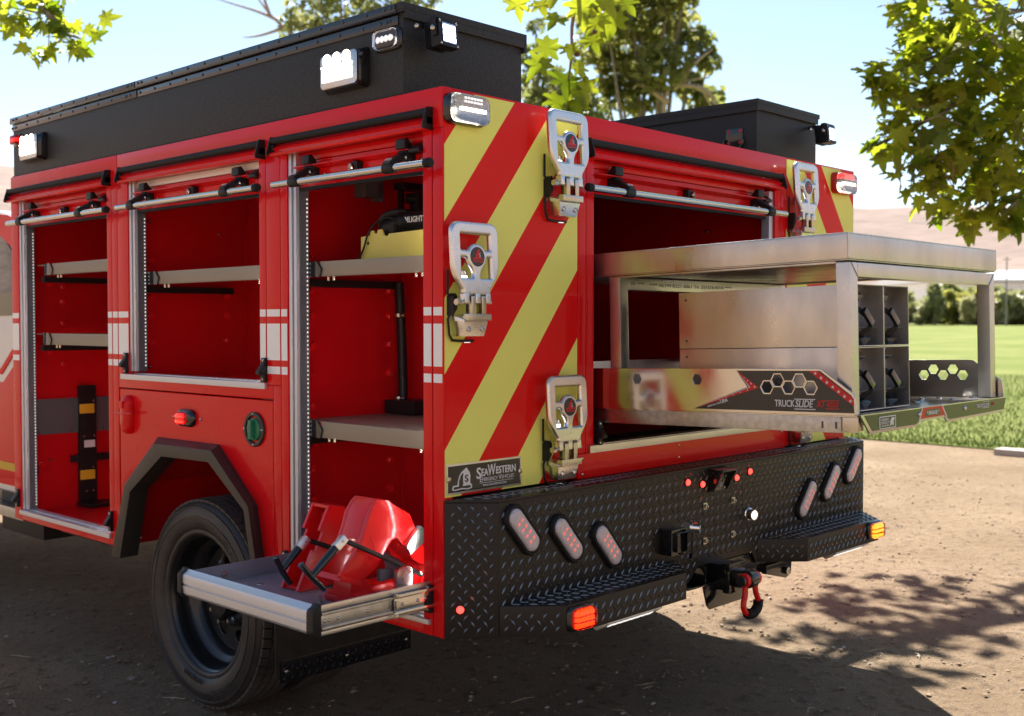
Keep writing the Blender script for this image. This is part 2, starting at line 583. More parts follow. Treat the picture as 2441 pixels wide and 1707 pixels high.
# ---- roll-up doors
def rollup(F, u0, u1, h0, h1, b0, b1, brackets, lock, zo=0., cap_right=True, white=False):
    door = MB().box(u0, u1, 1.936 + zo, 1.992 + zo, -.032, -.022, F).build('roll_up_door', 'red_paint', truck, .002)
    door_kids = []
    for z0, z1 in ((1.9955, 2.0215), (2.024, 2.05)):
        MB().box(u0, u1, z0 + zo, z1 + zo, -.034, -.024, F).build('slat', 'white_vinyl' if (white and z0 > 2.02) else 'red_paint', door, .002)
    m = MB()
    m.prism([(1.992 + zo, -.024), (1.998 + zo, -.024), (2.002 + zo, .012), (1.9985 + zo, .0125), (1.995 + zo, -.006)], 'x', u0 + .006, u1 - .05, F)
    m.build('ledge', 'red_paint', door, .001)
    m = MB()
    m.prism([(1.988 + zo, -.022), (2.016 + zo, -.022), (2.018 + zo, -.012), (2.0 + zo, .012), (1.99 + zo, .012)], 'x', u1 - .05, u1 - .002, F)
    m.build('ledge_cap', 'black_plastic', door, .002)
    MB().box(u0 + .004, u1 - .001, 1.9245 + zo, 1.9355 + zo, -.034, -.018, F).build('seal', 'rubber', door, .002)
    zb = 1.941 + zo
    m = MB(); m.tube([F @ Vector((b0, zb, .06)), F @ Vector((b1, zb, .06))], .0122, 20)
    m.build('lift_bar', 'steel', door)
    e = b1 if cap_right else b0
    s = 1 if cap_right else -1
    m = MB(); m.lathe([(.0137, 0), (.0142, .004), (.0142, .02), (.012, .024), (.001, .025)], F @ Vector((e - s * .004, zb, .06)), F.to_3x3() @ Vector((s, 0, 0)), 18, True)
    m.build('bar_cap', 'rubber', door)
    for b in brackets:
        m = MB()
        prof = [(1.998 + zo, -.024), (2.036 + zo, .008), (2.031 + zo, .021), (2.003 + zo, .022)]
        m.prism(prof, 'x', b - .022, b + .022, F)
        m.prism([(2.003 + zo, -.022), (2.003 + zo, .010), (1.992 + zo, .016), (1.955 + zo, -.022)], 'x', b - .016, b + .024, F)
        m.build('bracket', 'black_plastic', door, .003)
        m = MB()
        m.prism([(1.994 + zo, .004), (1.987 + zo, .022), (1.962 + zo, .070), (1.954 + zo, .077), (1.946 + zo, .074), (1.95 + zo, .052), (1.972 + zo, .004)], 'x', b - .017, b + .017, F)
        m.tube([F @ Vector((b - .0225, zb, .06)), F @ Vector((b + .0225, zb, .06))], .0165, 18)
        m.build('clasp', 'black_plastic', door, .0015)
        m = MB(); m.dome(F @ Vector((b + .0205, 1.975 + zo, .016)), F.to_3x3() @ Vector((.25, 0, 1)), .0065, .004, 10)
        m.dome(F @ Vector((b + .05, 1.97 + zo, -.021)), F.to_3x3() @ Vector((0, 0, 1)), .007, .003, 10)
        m.build('bracket_screw', 'zinc', door)
        text('AMDOR', .010, F @ Matrix.Translation((b - .015, 1.964 + zo, .0675)) @ Matrix.Rotation(R(-27), 4, 'X'), 'lettering', 'print_white', door, .0002, .030)
    m = MB(); m.box(lock - .016, lock + .016, 1.957 + zo, 1.992 + zo, -.022, .004, F)
    m.build('lock_body', 'black_plastic', door, .004)
    m = MB(); m.lathe([(.0125, 0), (.0125, .006), (.010, .008), (.004, .008), (.003, .006), (.0005, .006)], F @ Vector((lock - .012 * (1 if cap_right else -1), 1.975 + zo, .004)), F.to_3x3() @ Vector((-.35 if cap_right else .35, 0, 1)), 18, True)
    m.build('lock_cylinder', 'zinc', door)
    # fixed drip rail with rubber roll above the door
    m = MB()
    m.prism([(2.046 + zo, .0005), (2.046 + zo, .030), (2.052 + zo, .034), (2.058 + zo, .030), (2.060 + zo, .020), (2.066 + zo, .020), (2.070 + zo, .026), (2.078 + zo, .018), (2.088 + zo, .006), (2.092 + zo, .0005)], 'x', h0 + .006, h1 - .006, F)
    r = m.build('drip_rail', 'red_paint', truck, .001)
    m = MB(); m.tube([F @ Vector((h0 + .006, 2.098 + zo, .017)), F @ Vector((h1 - .006, 2.098 + zo, .017))], .0125, 12)
    m.build('seal_roll', 'rubber', r)
    for a, b in ((h0, h0 + .006), (h1 - .006, h1)):
        m = MB(); m.prism([(2.046 + zo, .0005), (2.048 + zo, .040), (2.058 + zo, .042), (2.112 + zo, .026), (2.114 + zo, .0005)], 'x', a, b, F)
        bx = a - .008 if a == h1 - .006 else b
        m.box(bx, bx + .014, 2.062 + zo, 2.084 + zo, .001, .026, F)
        m.build('rail_end_cap', 'black_plastic', r, .0015)
rollup(FS, -.731, -.088, -.834, -.040, -.764, -.004, (-.642, -.165), -.407)
rollup(FS, -1.831, -.940, -1.905, -.897, -1.845, -.872, (-1.722, -1.055), -1.382, white=True)
rollup(FS, -2.88, -2.052, -2.985, -2.012, -2.895, -1.945, (-2.755, -2.168), -2.453)
rollup(FR, .694, 1.822, .645, 1.890, .605, 1.846, (.805, 1.722), 1.254, zo=-.018, cap_right=False)

# ---- shelves
def shelf(y0, y1, z0, z1, x0, x1, dark, clips=True):
    m = MB()
    m.box(x0, x0 + .004, y0, y1 - dark, z0, z1)
    m.box(x0 + .004, x1, y0, y1, z1 - .006, z1 - .002)
    m.box(x0, x0 + .03, y0, y1 - dark, z0 - .003, z0)
    s = m.build('shelf', 'shelf_grey', truck, .0015)
    cr = []
    n = 10
    r = .05
    for k in range(n + 1):
        t = R(90 * k / n)
        cr.append((x0 + r - r * math.cos(t) * 1.0, y1 - dark + .02 + (dark - .02) * math.sin(t)))
    m = MB()
    m.loft([[(x0 - .001, y1 - dark, z0 - .004), (x0 - .001, y1 - dark - .012, z0 + (z1 - z0) * .45), (x0 - .001, y1 - dark + .015, z1 + .002)]] +
           [[(p[0] - .002, p[1], z0 - .004), (p[0] - .002, p[1], z0 + (z1 - z0) * .45), (p[0] - .002, p[1], z1 + .002)] for p in cr], False, False)
    m.build('shelf_corner', 'black_gloss', s, recalc=False)
    m = MB()
    m.tube([(x0 - .003, y1 - dark, z0 - .006), (x0 - .003, y1 - dark - .012, z0 + (z1 - z0) * .45), (x0 - .003, y1 - dark + .015, z1 + .002)], .0025, 6)
    m.build('shelf_trim', 'rubber', s)
    m = MB()
    m.box(x0 + .02, x1 - .02, y1 - .035, y1 - .005, z0 - .034, z0 - .008)
    m.build('shelf_channel', 'black_plastic', s)
    m = MB()
    for dy in (.02, .05):
        m.cyl((x0 + .02, y1 - dark - dy, z0 - .003), (x0 + .02, y1 - dark - dy, z0 - .017), .005, 8)
        m.cyl((x0 + .02, y0 + .06 + dy, z0 - .003), (x0 + .02, y0 + .06 + dy, z0 - .017), .005, 8)
    m.build('shelf_bolt', 'zinc', s)
    m = MB()
    for xx in (x0 + .06, x1 - .09):
        m.prism([(y1 - .002, z0 - .05), (y1 - .002, z0 - .006), (y1 - .03, z0 - .006), (y1 - .012, z0 - .05)], 'x', xx - .012, xx + .012)
    m.build('shelf_clip', 'red_liner', s)
    return s
shelf(.085, .786, 1.640, 1.687, .05, .50, .13)
shelf(.065, .786, 1.098, 1.150, .05, .50, .13)
shelf(.93, 1.885, 1.640, 1.687, .05, .50, .16)
shelf(2.045, 2.84, 1.706, 1.754, .05, .50, .16)
shelf(2.045, 2.86, 1.384, 1.433, .05, .50, .16)

# ---- ribbed hose and black junction box in the rear-most compartment
m = MB()
pts = []
for k in range(90):
    t = k / 89
    pts.append((.47 + .004 * math.sin(t * 3), .74 - .02 * t, 1.63 - t * .44))
m.tube(pts, [.0165 + .0022 * (k % 2) for k in range(90)], 12)
hose = m.build('cable_conduit', 'black_plastic', truck, sharp=60)
m = MB()
for z in (1.51, 1.205):
    m.lathe([(.021, -.007), (.0225, 0), (.021, .007)], (.468, .735, z), (0, 0, 1), 16)
    m.dome((.452, .712, z), (.2, -1, 0), .008, .02, 8)
m.build('hose_clamp', 'zinc', hose)
MB().box(.42, .53, .60, .765, 1.152, 1.20).build('junction_box', 'black_plastic', truck, .004)
m = MB()
m.box(.30, .36, .72, .786, 1.93, 2.0); m.box(.375, .395, .735, .786, 1.92, 2.0)
m.build('cable_bracket', 'print_grey', truck, .002)
m = MB()
m.box(.36, .375, .60, .62, 1.70, 1.96); m.box(.36, .53, .58, .64, 1.95, 1.975); m.tube([(.38, .60, 1.92), (.53, .50, 1.91)], .018, 10); m.box(.40, .44, .55, .60, 1.75, 1.94)
m.build('equipment_mount', 'black_plastic', truck, .002)
m = MB()
for y, z in ((.55, 2.0), (2.45, 1.985)):
    m.tube([(.12, y + .05, 2.137), (.10, y, 2.125), (.12, y - .05, 2.137)], .004, 6)
m.build('ceiling_wire', 'print_white', truck)

# ---- bottle bracket in the front compartment
yb = 2.938
m = MB()
m.box(.283, .365, yb - .035, yb - .0005, .60, 1.175)
br = m.build('bottle_bracket', 'black_plastic', truck, .003)
m = MB(); m.box(.043, .53, yb - .010, yb - .0006, .945, 1.115); m.build('backing_plate', 'print_grey', br, .002)
m = MB(); m.box(.27, .42, yb - .14, yb - .01, .588, .602); m.box(.24, .46, yb - .03, yb - .012, .80, .835); m.build('foot_plate', 'black_plastic', br, .004)
for z in (1.06, .735):
    m = MB(); m.box(.277, .352, yb - .041, yb - .0352, z - .022, z + .024); m.build('webbing_strap', 'strap_yellow', br, .002)
m = MB(); m.box(.30, .355, yb - .0375, yb - .0352, .87, .905); m.build('rating_label', 'print_white', br)
m = MB()
for x, z in ((.30, .925), (.352, .925), (.35, 1.10), (.345, .77), (.31, .655), (.345, .655), (.08, .965), (.09, .955), (.25, .96), (.41, .96)):
    m.dome((x, yb - .036 if .283 < x < .365 else yb - .011, z), (0, -1, 0), .006, .005, 8)
m.build('bracket_bolt', 'zinc', br)
m = MB(); m.tube([(.05, 2.93, .99 - .04 * k) for k in range(2)] + [(.055, 2.915, .86), (.062, 2.91, .78), (.055, 2.92, .68), (.05, 2.93, .62)], .016, 8)
m.build('pull_strap', 'rubber', truck)

# ---- fittings on the fender panel
def fender_dome(F):
    pass
# fuel cap
cy, cz = .973, 1.106
o = Vector((.001, cy, cz))
m = MB(); m.lathe([(.062, 0), (.062, .006), (.059, .009), (.049, .009), (.047, .004)], o, (-1, 0, 0), 40)
ff = m.build('fuel_filler', 'arch_trim', truck, recalc=False)
m = MB(); m.lathe([(.0475, .003), (.046, -.012), (.001, -.012)], o, (-1, 0, 0), 32); m.build('filler_cup', 'black_plastic', ff, recalc=False)
m = MB(); m.lathe([(.040, -.011), (.041, .006), (.037, .010), (.001, .011)], o, (-1, 0, 0), 32, True); m.box(-.024, -.006, cy - .009, cy + .009, cz - .034, cz + .034); g = m.build('fuel_cap', 'green_plastic', ff, .002)
m = MB()
for a in range(4):
    m.dome((-.0075, cy + .0545 * math.sin(a * math.pi / 2), cz + .0545 * math.cos(a * math.pi / 2)), (-1, 0, 0), .005, .004, 8)
m.build('filler_screw', 'zinc', ff)
# painted marker light with cross pull on the left, red marker light in the middle
m = MB()
sec = [(.000, 1.0), (.018, .98), (.030, .82), (.036, .5)]
def pill(y, z, hw, hh, d, F=None, n=10, levels=((0, 1.), (.45, .98), (.8, .84), (1., .55))):
    mb = MB()
    rings = []
    for t, k in levels:
        r = min(hw, hh) * .98 * k
        rings.append([(-d * t, -q[0], q[1]) for q in rrect(-y - hw * k, -y + hw * k, z - hh * k, z + hh * k, r, n)])
    return mb.loft(rings, True, True)
lt = pill(1.872, 1.108, .030, .080, .034).build('access_latch', 'red_paint', truck, sharp=50)
m = MB(); m.tube([(-.030, 1.945, 1.112), (-.030, 1.80, 1.118)], .005, 8); m.box(-.040, -.03, 1.86, 1.884, 1.135, 1.165); m.build('latch_pull', 'red_paint', lt, .001)
ml = pill(1.425, 1.12, .062, .034, .022).build('marker_light', 'black_gloss', truck, sharp=50)
pill(1.433, 1.12, .048, .026, .032).build('lens', 'lens_red', ml, sharp=50)
m = MB()
for i in range(4):
    for k in range(2):
        m.dome((-.022, 1.458 - i * .014, 1.108 + k * .02), (-1, 0, 0), .008, .011, 8)
m.build('led', 'led_red', ml)
m = MB()
for dy in (.10, -.095):
    m.dome((.001, 1.425 + dy, 1.12), (-1, 0, 0), .006, .005, 8)
m.build('panel_screw', 'zinc', truck)

# ---- wheels
WY, WZ = 1.402, .403
def arc_text(body, size, r, a0, x, name, material, parent, flip=1):
    cu = bpy.data.curves.new(name, 'FONT'); cu.body = body; cu.size = size; cu.extrude = .0022; cu.resolution_u = 2
    tmp = bpy.data.objects.new('tmp', cu); C.objects.link(tmp)
    me = bpy.data.meshes.new_from_object(tmp.evaluated_get(bpy.context.evaluated_depsgraph_get()))
    bpy.data.objects.remove(tmp)
    for v in me.vertices:
        a = R(a0) + flip * v.co.x / r
        rr = r + v.co.y * flip
        # angle measured from the bottom, towards the rear (-y)
        v.co = Vector((x - v.co.z, WY - rr * math.sin(a), WZ - rr * math.cos(a)))
    finish(me, material, 0)
    return link(name, me, parent)
def wheel(xo, deep, full=True):
    wh = bpy.data.objects.new('wheel', None); C.objects.link(wh); wh.parent = truck; wh.location = -ROOTLOC['fire_truck']
    s = 1 if deep else -1
    o = (xo, WY, WZ)
    ax = (s, 0, 0)
    m = MB()
    m.lathe([(.262, .016), (.266, .008), (.274, .004), (.284, .006), (.289, .001), (.297, -.004), (.318, -.0105), (.333, -.013), (.334, -.0155), (.339, -.0155), (.340, -.0125), (.355, -.010), (.368, -.005), (.370, -.0075), (.3745, -.0075), (.375, -.003), (.381, .003), (.389, .008), (.393, .018), (.391, .03), (.391, .195), (.390, .21), (.36, .225), (.30, .215), (.262, .20)], o, ax, 96)
    m.build('tyre', 'tyre_rubber', wh, sharp=38)
    # tread blocks
    m = MB()
    n = 66
    ribs = [(.013, .047), (.055, .083), (.091, .121), (.129, .157), (.165, .199)]
    for q, (h0, h1) in enumerate(ribs):
        for k in range(n):
            a0 = 2 * math.pi * (k + .5 * (q % 2)) / n
            a1 = a0 + 2 * math.pi / n * (.86 if q in (0, 4) else .9)
            sk = .018 * (1 if q % 2 else -1)
            pts = []
            for r_ in (.389, .4045 if q not in (0, 4) else .4035):
                for a, h in ((a0, h0), (a1, h0), (a1 + sk, h1), (a0 + sk, h1)):
                    rr = r_ - (.003 if (q == 0 and h == h0) or (q == 4 and h == h1) else 0)
                    pts.append((xo + s * h, WY + rr * math.sin(a), WZ + rr * math.cos(a)))
            m.hexa(pts)
    m.build('tread_blocks', 'tread_dust', wh)
    m = MB()
    m.lathe([(.262, .018), (.2645, .012), (.272, .006), (.276, .006), (.2765, .010), (.270, .018), (.256, .024), (.251, .034), (.249, .060), (.246, .090), (.240, .098), (.222, .104), (.215, .110), (.207, .130), (.203, .150)] if deep else [(.262, .018), (.276, .006), (.27, .02), (.25, .03), (.24, .08), (.22, .10)], o, ax, 72)
    m.build('rim', 'rim_black', wh, sharp=50, recalc=False)
    # disc with hand holes
    if deep:
        hole = []
        for k in range(8):
            a = 2 * math.pi * (k + .35) / 8
            hole.append([(.150 * math.cos(a) + .026 * math.cos(b) * math.cos(a) - .032 * math.sin(b) * math.sin(a), .150 * math.sin(a) + .026 * math.cos(b) * math.sin(a) + .032 * math.sin(b) * math.cos(a)) for b in [2 * math.pi * j / 14 for j in range(14)]])
        plate(circle(0, 0, .204, 56), hole, .012, .003, frame((xo + .146, WY, WZ), (0, -1, 0), (0, 0, 1)), 'disc', 'rim_black', wh)
        m = MB()
        m.lathe([(.112, .14), (.110, .128), (.095, .122), (.072, .120), (.066, .085), (.060, .070), (.001, .066)], o, ax, 36)
        m.build('hub', 'rim_black', wh, sharp=45, recalc=False)
        m = MB()
        for k in range(8):
            a = 2 * math.pi * k / 8 + .2
            c = (xo + .122, WY + .088 * math.cos(a), WZ + .088 * math.sin(a))
            m.lathe([(.0155, 0), (.0155, -.02), (.010, -.027), (.009, -.04), (.001, -.04)], c, ax, 6, True)
        m.build('lug_nut', 'zinc', wh)
        m = MB(); m.tube([(xo + .05, WY - .10, WZ + .215), (xo + .02, WY - .125, WZ + .20), (xo + .004, WY - .14, WZ + .185)], .005, 8); m.tube([(xo + .006, WY - .138, WZ + .187), (xo - .006, WY - .147, WZ + .176)], .009, 8)
        m.build('valve_stem', 'zinc', wh)
        arc_text('225/70R19.5', .026, .306, 2, xo - .0105, 'sidewall_lettering', 'tyre_letter', wh, -1)
        arc_text('MICHELIN', .034, .349, 38, xo - .0125, 'sidewall_lettering', 'tyre_letter', wh, -1)
        arc_text('MICHELIN', .034, .345, 150, xo - .0125, 'sidewall_lettering', 'tyre_letter', wh, -1)
    return wh
wheel(.040, True)
w2 = wheel(.535, False)
# mud flap
m = MB(); m.box(.028, .66, .896, .902, .22, .62)
mf = m.build('mud_flap', 'mudflap_rubber', truck, .001)

# ---- chassis bits underneath
m = MB()
m.box(.80, .90, .15, 6.2, .60, .78); m.box(1.65, 1.75, .15, 6.2, .60, .78)
m.tube([(.5, WY, WZ), (2.05, WY, WZ)], .06, 14)
m.lathe([(.05, -.16), (.17, -.06), (.19, 0), (.17, .06), (.05, .16)], (1.275, WY, WZ), (1, 0, 0), 20)
m.box(.66, .9, .6, 3.0, .53, .575); m.box(1.6, 2.5, .3, 3.0, .56, .6)
m.build('chassis', 'dark_frame', truck, .003)
m = MB(); m.tube([(.30, 4.2, .47), (.30, 2.62, .47)], .045, 16); m.build('exhaust_pipe', 'galvanised', truck)
wheel(2.51, False)
# ---- rear wall
m = MB(); m.box(.0402, .6065, 0, .04, .9655, 2.1695); m.box(.0005, .0401, -.0001, .0395, .5505, .9654) ; m.build('rear_corner_panel', 'red_paint', truck, .003)
m = MB(); m.box(.0015, .0401, .0008, .0395, .9656, 2.05); m.build('corner_post', 'red_paint', truck)
for a, b in ((.6085, .6495), (.652, .692)):
    MB().box(a, b, -.001, .04, 1.045, 2.046).build('post', 'red_paint', truck, .003)
for a, b in ((1.862, 1.906), (1.9085, 1.9475)):
    MB().box(a, b, -.001, .04, 1.045, 2.046).build('post', 'red_paint', truck, .003)
MB().box(.6085, 1.9475, -.001, .04, 2.0465, 2.1695).build('header_panel', 'red_paint', truck, .004)
MB().box(1.9495, 2.55, 0, .04, .9655, 2.1695).build('rear_corner_panel', 'red_paint', truck, .003)
lp = MB().box(.6085, 1.9475, -.003, .02, .9605, 1.0435).build('lower_panel', 'red_paint', truck, .002)
m = MB()
for x, z in ((.632, 1.028), (.632, .975), (1.185, 1.03), (1.185, .985), (1.925, 1.03)):
    m.dome((x, -.003, z), (0, -1, 0), .006, .004, 8)
m.build('panel_rivet', 'zinc', lp)
m = MB(); m.box(.05, W - .05, .045, .06, .56, .96); m.build('rear_bulkhead', 'dark_frame', truck)
# chevron sheeting
def bands(x0, x1, z0, z1, mirror):
    for k in range(-2, 4):
        za, zb_ = 1.995 - .448 * k, 1.771 - .448 * k
        P = [(x0, z0), (x1, z0), (x1, z1), (x0, z1)]
        if mirror:
            Q = clip(clip(P, -1.29, -1, za + 1.29 * W), 1.29, 1, -zb_ - 1.29 * W)
        else:
            Q = clip(clip(P, 1.29, -1, za), -1.29, 1, -zb_)
        if len(Q) >= 3:
            MB().prism(Q, 'y', -.0012, -.0002).build('yellow_chevron', 'yellow_vinyl', truck)
        za, zb_ = zb_, zb_ - .224
        if mirror:
            Q = clip(clip(P, -1.29, -1, za + 1.29 * W), 1.29, 1, -zb_ - 1.29 * W)
        else:
            Q = clip(clip(P, 1.29, -1, za), -1.29, 1, -zb_)
        if len(Q) >= 3:
            MB().prism(Q, 'y', -.0011, -.0002).build('red_chevron', 'red_vinyl', truck)
bands(.006, .6055, .9665, 2.163, False)
bands(1.9505, 2.544, .9665, 2.163, True)

# rear compartment
m = MB()
x0, x1, y1, z0, z1 = .652, 1.90, 2.5, 1.035, 2.13
m.box(x0 - .004, x0, .041, y1, z0, z1); m.box(x1, x1 + .004, .041, y1, z0, z1); m.box(x0, x1, y1, y1 + .004, z0, z1)
m.box(x0, x1, .041, y1, z0 - .004, z0); m.box(x0, x1, .041, y1, z1, z1 + .004)
rc = m.build('rear_compartment', 'red_liner', truck)
m = MB()
for x, y, z in ((1.896, .35, 1.88), (1.896, .75, 1.80), (1.896, .2, 1.74)):
    m.dome((x, y, z), (-1, 0, 0), .012, .012, 8)
m.build('wall_bolt', 'zinc', rc)
track(1.824, 1.860, 1.07, 2.02, FR, 1)
m = MB(); m.box(.66, 1.95, -.014, .0, 1.0445, 1.069); m.box(.66, 1.95, 0, .05, 1.066, 1.0715)
sl = m.build('door_sill', 'aluminium', truck, .001)
latch(.714, 1.108, FR)
# expanded mesh mat on the compartment floor
m = MB()
for i in range(20):
    for s in (-1, 1):
        a = .85 + i * .045
        m.box(-.20, .20, -.0015, .0015, 0, .004, Matrix.Translation((a, .16, 1.052)) @ Matrix.Rotation(R(90 + s * 58), 4, 'Z'))
mm = m.build('floor_mesh', 'rubber', truck)
stuff(mm)
MB().box(.66, 1.895, .05, .60, 1.0365, 1.048).build('floor_plate', 'galvanised', truck)

# ---- warning lamps at the top corners
def corner_lamp(x, z, hw, hh, red):
    F = REAR(x, z, 0)
    def pil(hw, hh, d0, d1, r, levels):
        mb = MB()
        rings = []
        for t, k in levels:
            rings.append([tuple(F @ Vector((q[0], q[1], d0 + (d1 - d0) * t))) for q in rrect(-hw * k, hw * k, -hh * k, hh * k, r * k, 6)])
        return mb.loft(rings, True, True)
    LV = ((0, 1.), (.5, 1.), (.85, .95), (1., .86))
    root = pil(hw, hh, .001, .030, hh * .55, LV).build('corner_lamp', 'black_gloss' if not red else 'lens_red', truck, sharp=50)
    pil(hw * .88, hh * .86, .0295, .0305, hh * .45, LV).build('reflector', 'chrome_dark', root, sharp=50)
    m = MB()
    M2 = F @ Matrix.Translation((0, 0, .031))
    m.box(-hw * .55, hw * .72, -hh * .16, hh * .06, 0, .004, M2)
    m.build('light_bar', 'led_white', root, .001)
    m = MB()
    for i in range(6):
        for k in range(2):
            m.box(-hw * .38 + i * hw * .16, -hw * .28 + i * hw * .16, hh * (.36 + .22 * k), hh * (.48 + .22 * k), 0, .004, M2)
    m.build('led', 'led_red' if red else 'led_soft', root)
    m = MB(); m.dome(F @ Vector((-hw * .86, -hh * .05, .026)), F.to_3x3() @ Vector((-.2, 0, 1)), .006, .005, 8); m.build('lamp_screw', 'zinc', root)
    pil(hw * .95, hh * .94, .030, .050, hh * .5, ((0, 1.), (.5, .98), (.8, .9), (1., .7))).build('lens', 'lens_clear' if not red else 'lens_clear', root, sharp=60)
corner_lamp(.082, 2.108, .080, .045, False)
corner_lamp(2.418, 2.100, .088, .047, True)

# ---- folding steps
def step(cx, zt, lit=True):
    st = bpy.data.objects.new('folding_step', None); C.objects.link(st); st.parent = truck; st.location = -ROOTLOC['fire_truck']
    hw = .094
    M = frame((cx, -.052, zt - .146), (1, 0, 0), (0, .06, 1))
    outer = rpoly([(-.087, .139), (.087, .139), (.087, .0), (.048, -.050), (.048, -.060), (-.050, -.060), (-.050, -.050), (-.087, .0)], .026, 6)
    c = (.004, .045)
    h1 = [(-.068, .119), (.068, .119), (.068, .058), (.036, .056)] + [(c[0] + .032 * math.cos(R(a)), c[1] + .032 * math.sin(R(a))) for a in (25, 50, 75, 105, 130, 155)] + [(-.030, .056), (-.068, .058)]
    h1 = rpoly(h1, .009, 3)
    def side(sg):
        return rpoly([(sg * .068, .050), (sg * .040, .050)] + [(c[0] + sg * .033 * math.cos(R(a)), c[1] + .033 * math.sin(R(a))) for a in (-5, -35, -62)] + [(c[0] + sg * .006, -.002), (sg * .008, -.026), (sg * .068, -.026)], .008, 3)
    plate(outer, [h1, side(-1)[::-1], side(1)], .020, .0085, M, 'step_frame', 'aluminium_cast', st, 3)
    # hinge knuckles and base bracket
    m = MB()
    for a in (-.045, 0., .043):
        m.box(a - .010, a + .010, -.092, -.062, -.012, .010, M)
    m.build('hinge_knuckle', 'aluminium_cast', st, .004)
    m = MB()
    zb0 = zt - .146 - .092
    for a in (-.022, .021):
        m.box(cx + a - .009, cx + a + .009, -.070, -.045, zb0 - .032, zb0 + .022)
    m.box(cx - .047, cx + .052, -.070, -.045, zb0 - .050, zb0 - .030)
    m.build('hinge_link', 'zinc', st, .003)
    m = MB(); m.tube([(cx - .075, -.058, zb0 + .004), (cx + .06, -.058, zb0 + .004)], .006, 10); m.tube([(cx - .082, -.058, zb0 + .004), (cx - .066, -.058, zb0 + .004)], .010, 6)
    m.build('hinge_pin', 'zinc', st)
    m = MB()
    m.hexa([(cx - .050, -.062, zb0 - .054), (cx + .044, -.062, zb0 - .054), (cx + .050, -.002, zb0 - .05), (cx - .058, -.002, zb0 - .05),
            (cx - .050, -.058, zb0 - .046), (cx + .044, -.058, zb0 - .046), (cx + .050, -.002, zb0 - .03), (cx - .058, -.002, zb0 - .03)])
    m.hexa([(cx - .045, -.050, zb0 - .096), (cx + .040, -.050, zb0 - .096), (cx + .040, -.002, zb0 - .096), (cx - .045, -.002, zb0 - .096),
            (cx - .052, -.060, zb0 - .053), (cx + .047, -.060, zb0 - .053), (cx + .047, -.002, zb0 - .05), (cx - .052, -.002, zb0 - .05)])
    m.build('base_bracket', 'aluminium_cast', st, .002)
    m = MB()
    for sx in (-.028, .030):
        m.lathe([(.0085, 0), (.0085, .003), (.006, .004), (.0045, .001), (.001, .001)], (cx + sx, -.0555, zb0 - .075), (0, -1, .12), 10, True)
    m.build('socket_screw', 'steel', st)
    m = MB()
    m.tube([(cx - .070, -.010, zb0 + .10), (cx - .070, -.010, zb0 + .03), (cx - .062, -.012, zb0 + .02), (cx - .062, -.012, zb0 - .03), (cx - .069, -.010, zb0 - .045), (cx - .064, -.010, zb0 - .09), (cx - .052, -.010, zb0 - .108), (cx - .02, -.010, zb0 - .110), (cx + .035, -.010, zb0 - .110)], .0042, 6)
    m.prism([(cx - .066, zb0 + .02), (cx - .056, zb0 + .03), (cx - .050, zb0 + .02), (cx - .050, zb0 - .015), (cx - .066, zb0 - .035)], 'y', -.03, -.002)
    m.build('gasket', 'black_plastic', st, .0)
    m = MB(); m.box(cx - .05, cx - .012, -.036, -.012, zt - .176, zt - .142); lb = m.build('lamp_housing', 'chrome', st, .004)
    m = MB(); m.box(cx - .046, cx - .018, -.0385, -.0365, zt - .168, zt - .156); m.build('lamp', 'led_cool', st)
    m = MB(); m.box(cx - .012, cx + .006, -.026, -.018, zb0 - .1155, zb0 - .1135); m.build('under_lamp', 'led_soft' if lit else 'print_grey', st)
    # round badge: black disc, red helmet shape, white letter
    B = M @ Matrix.Translation((c[0], c[1], .0095))
    plate([(.0285 * math.cos(t), .0285 * math.sin(t)) for t in [2 * math.pi * k / 28 for k in range(28)]], [], .003, .0006, B, 'badge', 'plate_black', st)
    B2 = B @ Matrix.Translation((0, 0, .0018))
    plate([(-.021, -.004), (-.009, -.001), (-.006, .012), (.004, .021), (.013, .022), (.006, .012), (.004, .0), (.022, -.004), (.020, -.008), (-.021, -.009)], [], .0006, 0.00001, B2, 'badge_helmet', 'print_red', st)
    plate([(-.021, -.012), (.021, -.012), (.019, -.016), (-.019, -.016)], [], .0006, 0.00001, B2, 'badge_bar', 'print_red', st)
    text('S', .017, B2 @ Matrix.Translation((.004, -.001, .0006)), 'badge_letter', 'print_white', st, .0003)
    return st
step(.080, 1.776)
step(.503, 2.157)
step(.498, 1.312)
step(2.028, 2.148)
step(2.040, 1.312)

# ---- maker's plate
px0, px1, pz0, pz1 = .0095, .331, .973, 1.0635
np_ = MB().box(px0, px1, -.004, -.0015, pz0, pz1).build('name_plate', 'aluminium', truck, .0004)
MB().box(px0 + .006, px1 - .006, -.0046, -.0039, pz0 + .006, pz1 - .006).build('plate_face', 'plate_black', np_)
m = MB()
for x, z in ((px0 + .008, pz0 + .046), (px1 - .007, pz0 + .044)):
    m.lathe([(.0088, 0), (.0085, .0025), (.004, .0035), (.003, .002), (.0005, .002)], (x, -.0045, z), (0, -1, 0), 14, True)
m.build('plate_screw', 'zinc', np_)
T = lambda x, z: REAR(px0 + x, pz0 + z, -.0047)
text('S', .047, T(.122, .038), 'lettering', 'print_white', np_, width=.020, bold=.0009)
text('EA', .031, T(.143, .044), 'lettering', 'print_white', np_, width=.030, bold=.0007)
text('W', .047, T(.172, .044), 'lettering', 'print_white', np_, width=.034, bold=.0009)
text('ESTERN', .031, T(.206, .046), 'lettering', 'print_white', np_, width=.088, bold=.0007)
text('E', .021, T(.136, .0265), 'lettering', 'print_white', np_, width=.011)
text('MERGENCY', .0155, T(.148, .0275), 'lettering', 'print_white', np_, width=.066)
text('V', .021, T(.219, .0275), 'lettering', 'print_white', np_, width=.012)
